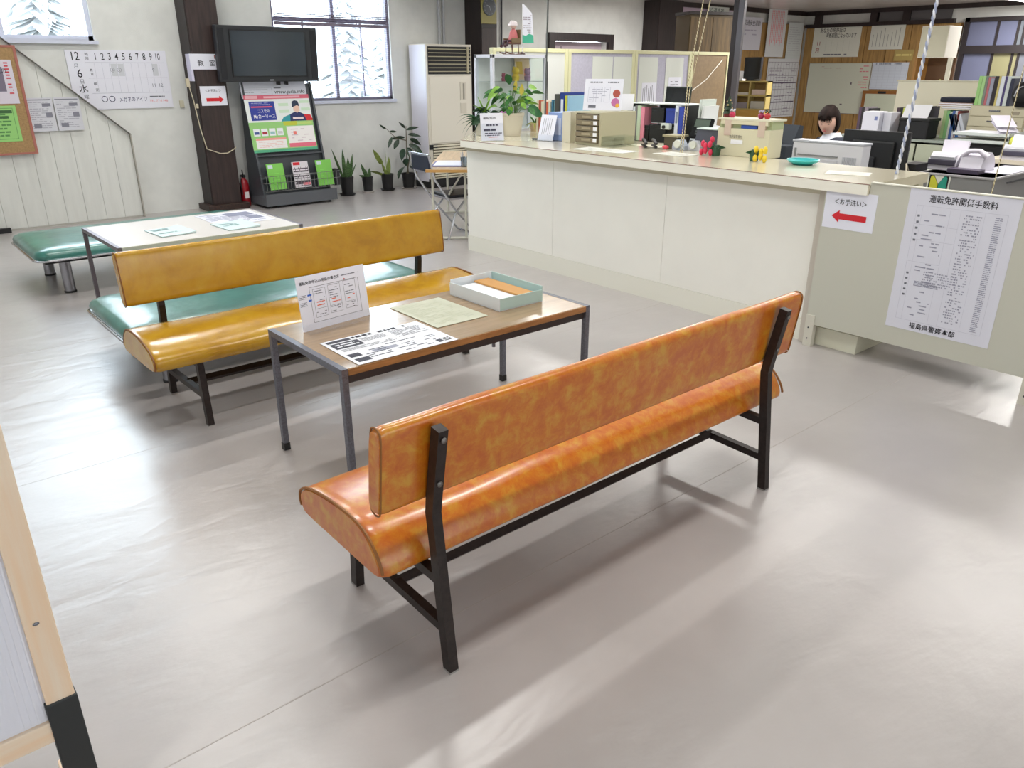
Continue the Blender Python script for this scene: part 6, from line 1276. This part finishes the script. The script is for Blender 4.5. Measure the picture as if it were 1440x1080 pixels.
# white wall cupboard and dark window on the far right
wc = thing('wall_cupboard', 'white box-shaped wall cupboard hanging at the right of the panelled wall', 'cupboard', (15.9, 6.6, 1.77))
MB().box((13.7, 5.60, 1.75), (14.15, 6.02, 2.21), .004).build('body', mat((222, 218, 208), .45), wc, True); MB().box((13.69, 5.61, 1.76), (13.702, 6.01, 2.2)).build('door', mat((196, 194, 172), .5), wc, True)
stn = thing('cream_cabinet', 'cream steel cabinet with open brown niche under the white wall cupboard', 'cabinet', (14.0, 5.8, 0))
MB().box((13.75, 5.45, 0), (14.2, 6.07, 1.28)).build('lower_body', mat((214, 208, 188), .5), stn, True); MB().box((14.16, 5.6, 1.28), (14.2, 6.07, 1.75)).build('niche_back', mat((92, 64, 40), .6), stn, True); MB().box((13.75, 6.03, 1.28), (14.16, 6.07, 1.75)).build('side_board', mat((150, 108, 52), .5), stn, True); MB().box((13.75, 5.5, 1.28), (13.8, 5.56, 1.75)).build('front_post', mat((206, 204, 186), .5), stn, True)
t = thing('yellow_cone', 'small yellow-green paper cone in the brown niche of the cream cabinet', 'ornament', (13.9, 5.68, 1.28)); MB().lathe([(.06, 0), (.05, .05), (.01, .15)], (13.9, 5.68, 1.28), 4).build('body', mat((206, 212, 130), .5), t, True)
dwn = struct(MB().box((16.5, 3.4, 2.38), (16.6, 6.5, 2.45)).box((16.5, 6.42, 1.2), (16.6, 6.5, 2.45)).box((16.5, 3.4, 1.2), (16.6, 6.5, 1.28)).box((16.49, 3.4, 1.84), (16.6, 6.5, 1.98)).build('window_3', mat((40, 34, 36), .5)))
PB = mat((108, 112, 138), .35); PB2 = mat((142, 138, 104), .5); PB3 = mat((114, 117, 126), .4)
for y0_, y1_, z0_, z1_, m in ((5.62, 6.42, 1.98, 2.38, PB), (5.2, 5.58, 1.98, 2.38, mat((110, 116, 124), .4)), (5.95, 6.42, 1.28, 1.84, PB), (5.52, 5.92, 1.28, 1.84, PB2), (5.25, 5.49, 1.28, 1.84, PB3), (4.2, 5.2, 1.28, 1.84, PB)): MB().box((16.55, y0_, z0_), (16.57, y1_, z1_)).build('pane', m, dwn, True)
for y in (5.6, 5.93, 5.5, 5.22): MB().box((16.53, y-.02, 1.28), (16.58, y+.02, 2.38)).build('mullion', mat((40, 34, 36), .5), dwn, True)

# ------------------------------------------------------------------ ceiling lights
def lamp(x, y, z, lx, ly, power, label, emit=7, group='strip lights over the office front'):
    t = thing('ceiling_light', label, 'ceiling light', (x, y, z-.1), group=group)
    MB().box((x-lx/2, y-ly/2, z-.06), (x+lx/2, y+ly/2, z), .004).build('housing', mat((222, 222, 218), .5), t, True)
    for s_ in (-1, 1):
        if lx < ly: MB().tube([(x+s_*lx*.25, y-ly/2+.03, z-.08), (x+s_*lx*.25, y+ly/2-.03, z-.08)], .016, 10).build('tube', mat((255, 252, 246), .5, emit=emit), t, True)
        else: MB().tube([(x-lx/2+.03, y+s_*ly*.25, z-.08), (x+lx/2-.03, y+s_*ly*.25, z-.08)], .016, 10).build('tube', mat((255, 252, 246), .5, emit=emit), t, True)
    a = area('tube_light', (x, y, z-.105), (0, 0, -1), lx*.9, ly*.95, power, (1, .985, .95))
    return t
NTH = ('nearest', 'second nearest', 'third nearest', 'farthest')
for i, y in enumerate((1.5, 3.05, 4.8, 6.6)): lamp(6.45, y, 2.7, .26, 1.25, 22, NTH[i]+' of the fluorescent strip lights above the front desk row', group='front office lights')
for (x, y), w_ in zip(((10.5, 2.2), (10.5, 5.6), (13.6, 2.6), (9.9, 7.9)), ('over the binder rows', 'over the pigeonhole shelf', 'before the dark far window', 'by the pillar behind the partition screens')): lamp(x, y, 2.7, .26, 1.25, 80, 'fluorescent strip light '+w_, group='rear office lights')
lamp(15.35, 5.22, 2.7, 1.2, .26, 80, 'fluorescent strip light at the top right corner, over the white wall cupboard', emit=9, group='rear office lights')
for (x, y), w_ in zip(((1.2, 1.5), (3.6, 1.5), (1.2, 5.0), (3.6, 5.0), (2.4, 8.0)), ('over the foreground bench, left one', 'over the foreground bench, right one', 'over the white table', 'over the counter front', 'before the television')): lamp(x, y, 4.8, 1.25, .26, 46, 'high fluorescent strip light of the waiting area '+w_, group='waiting area lights')
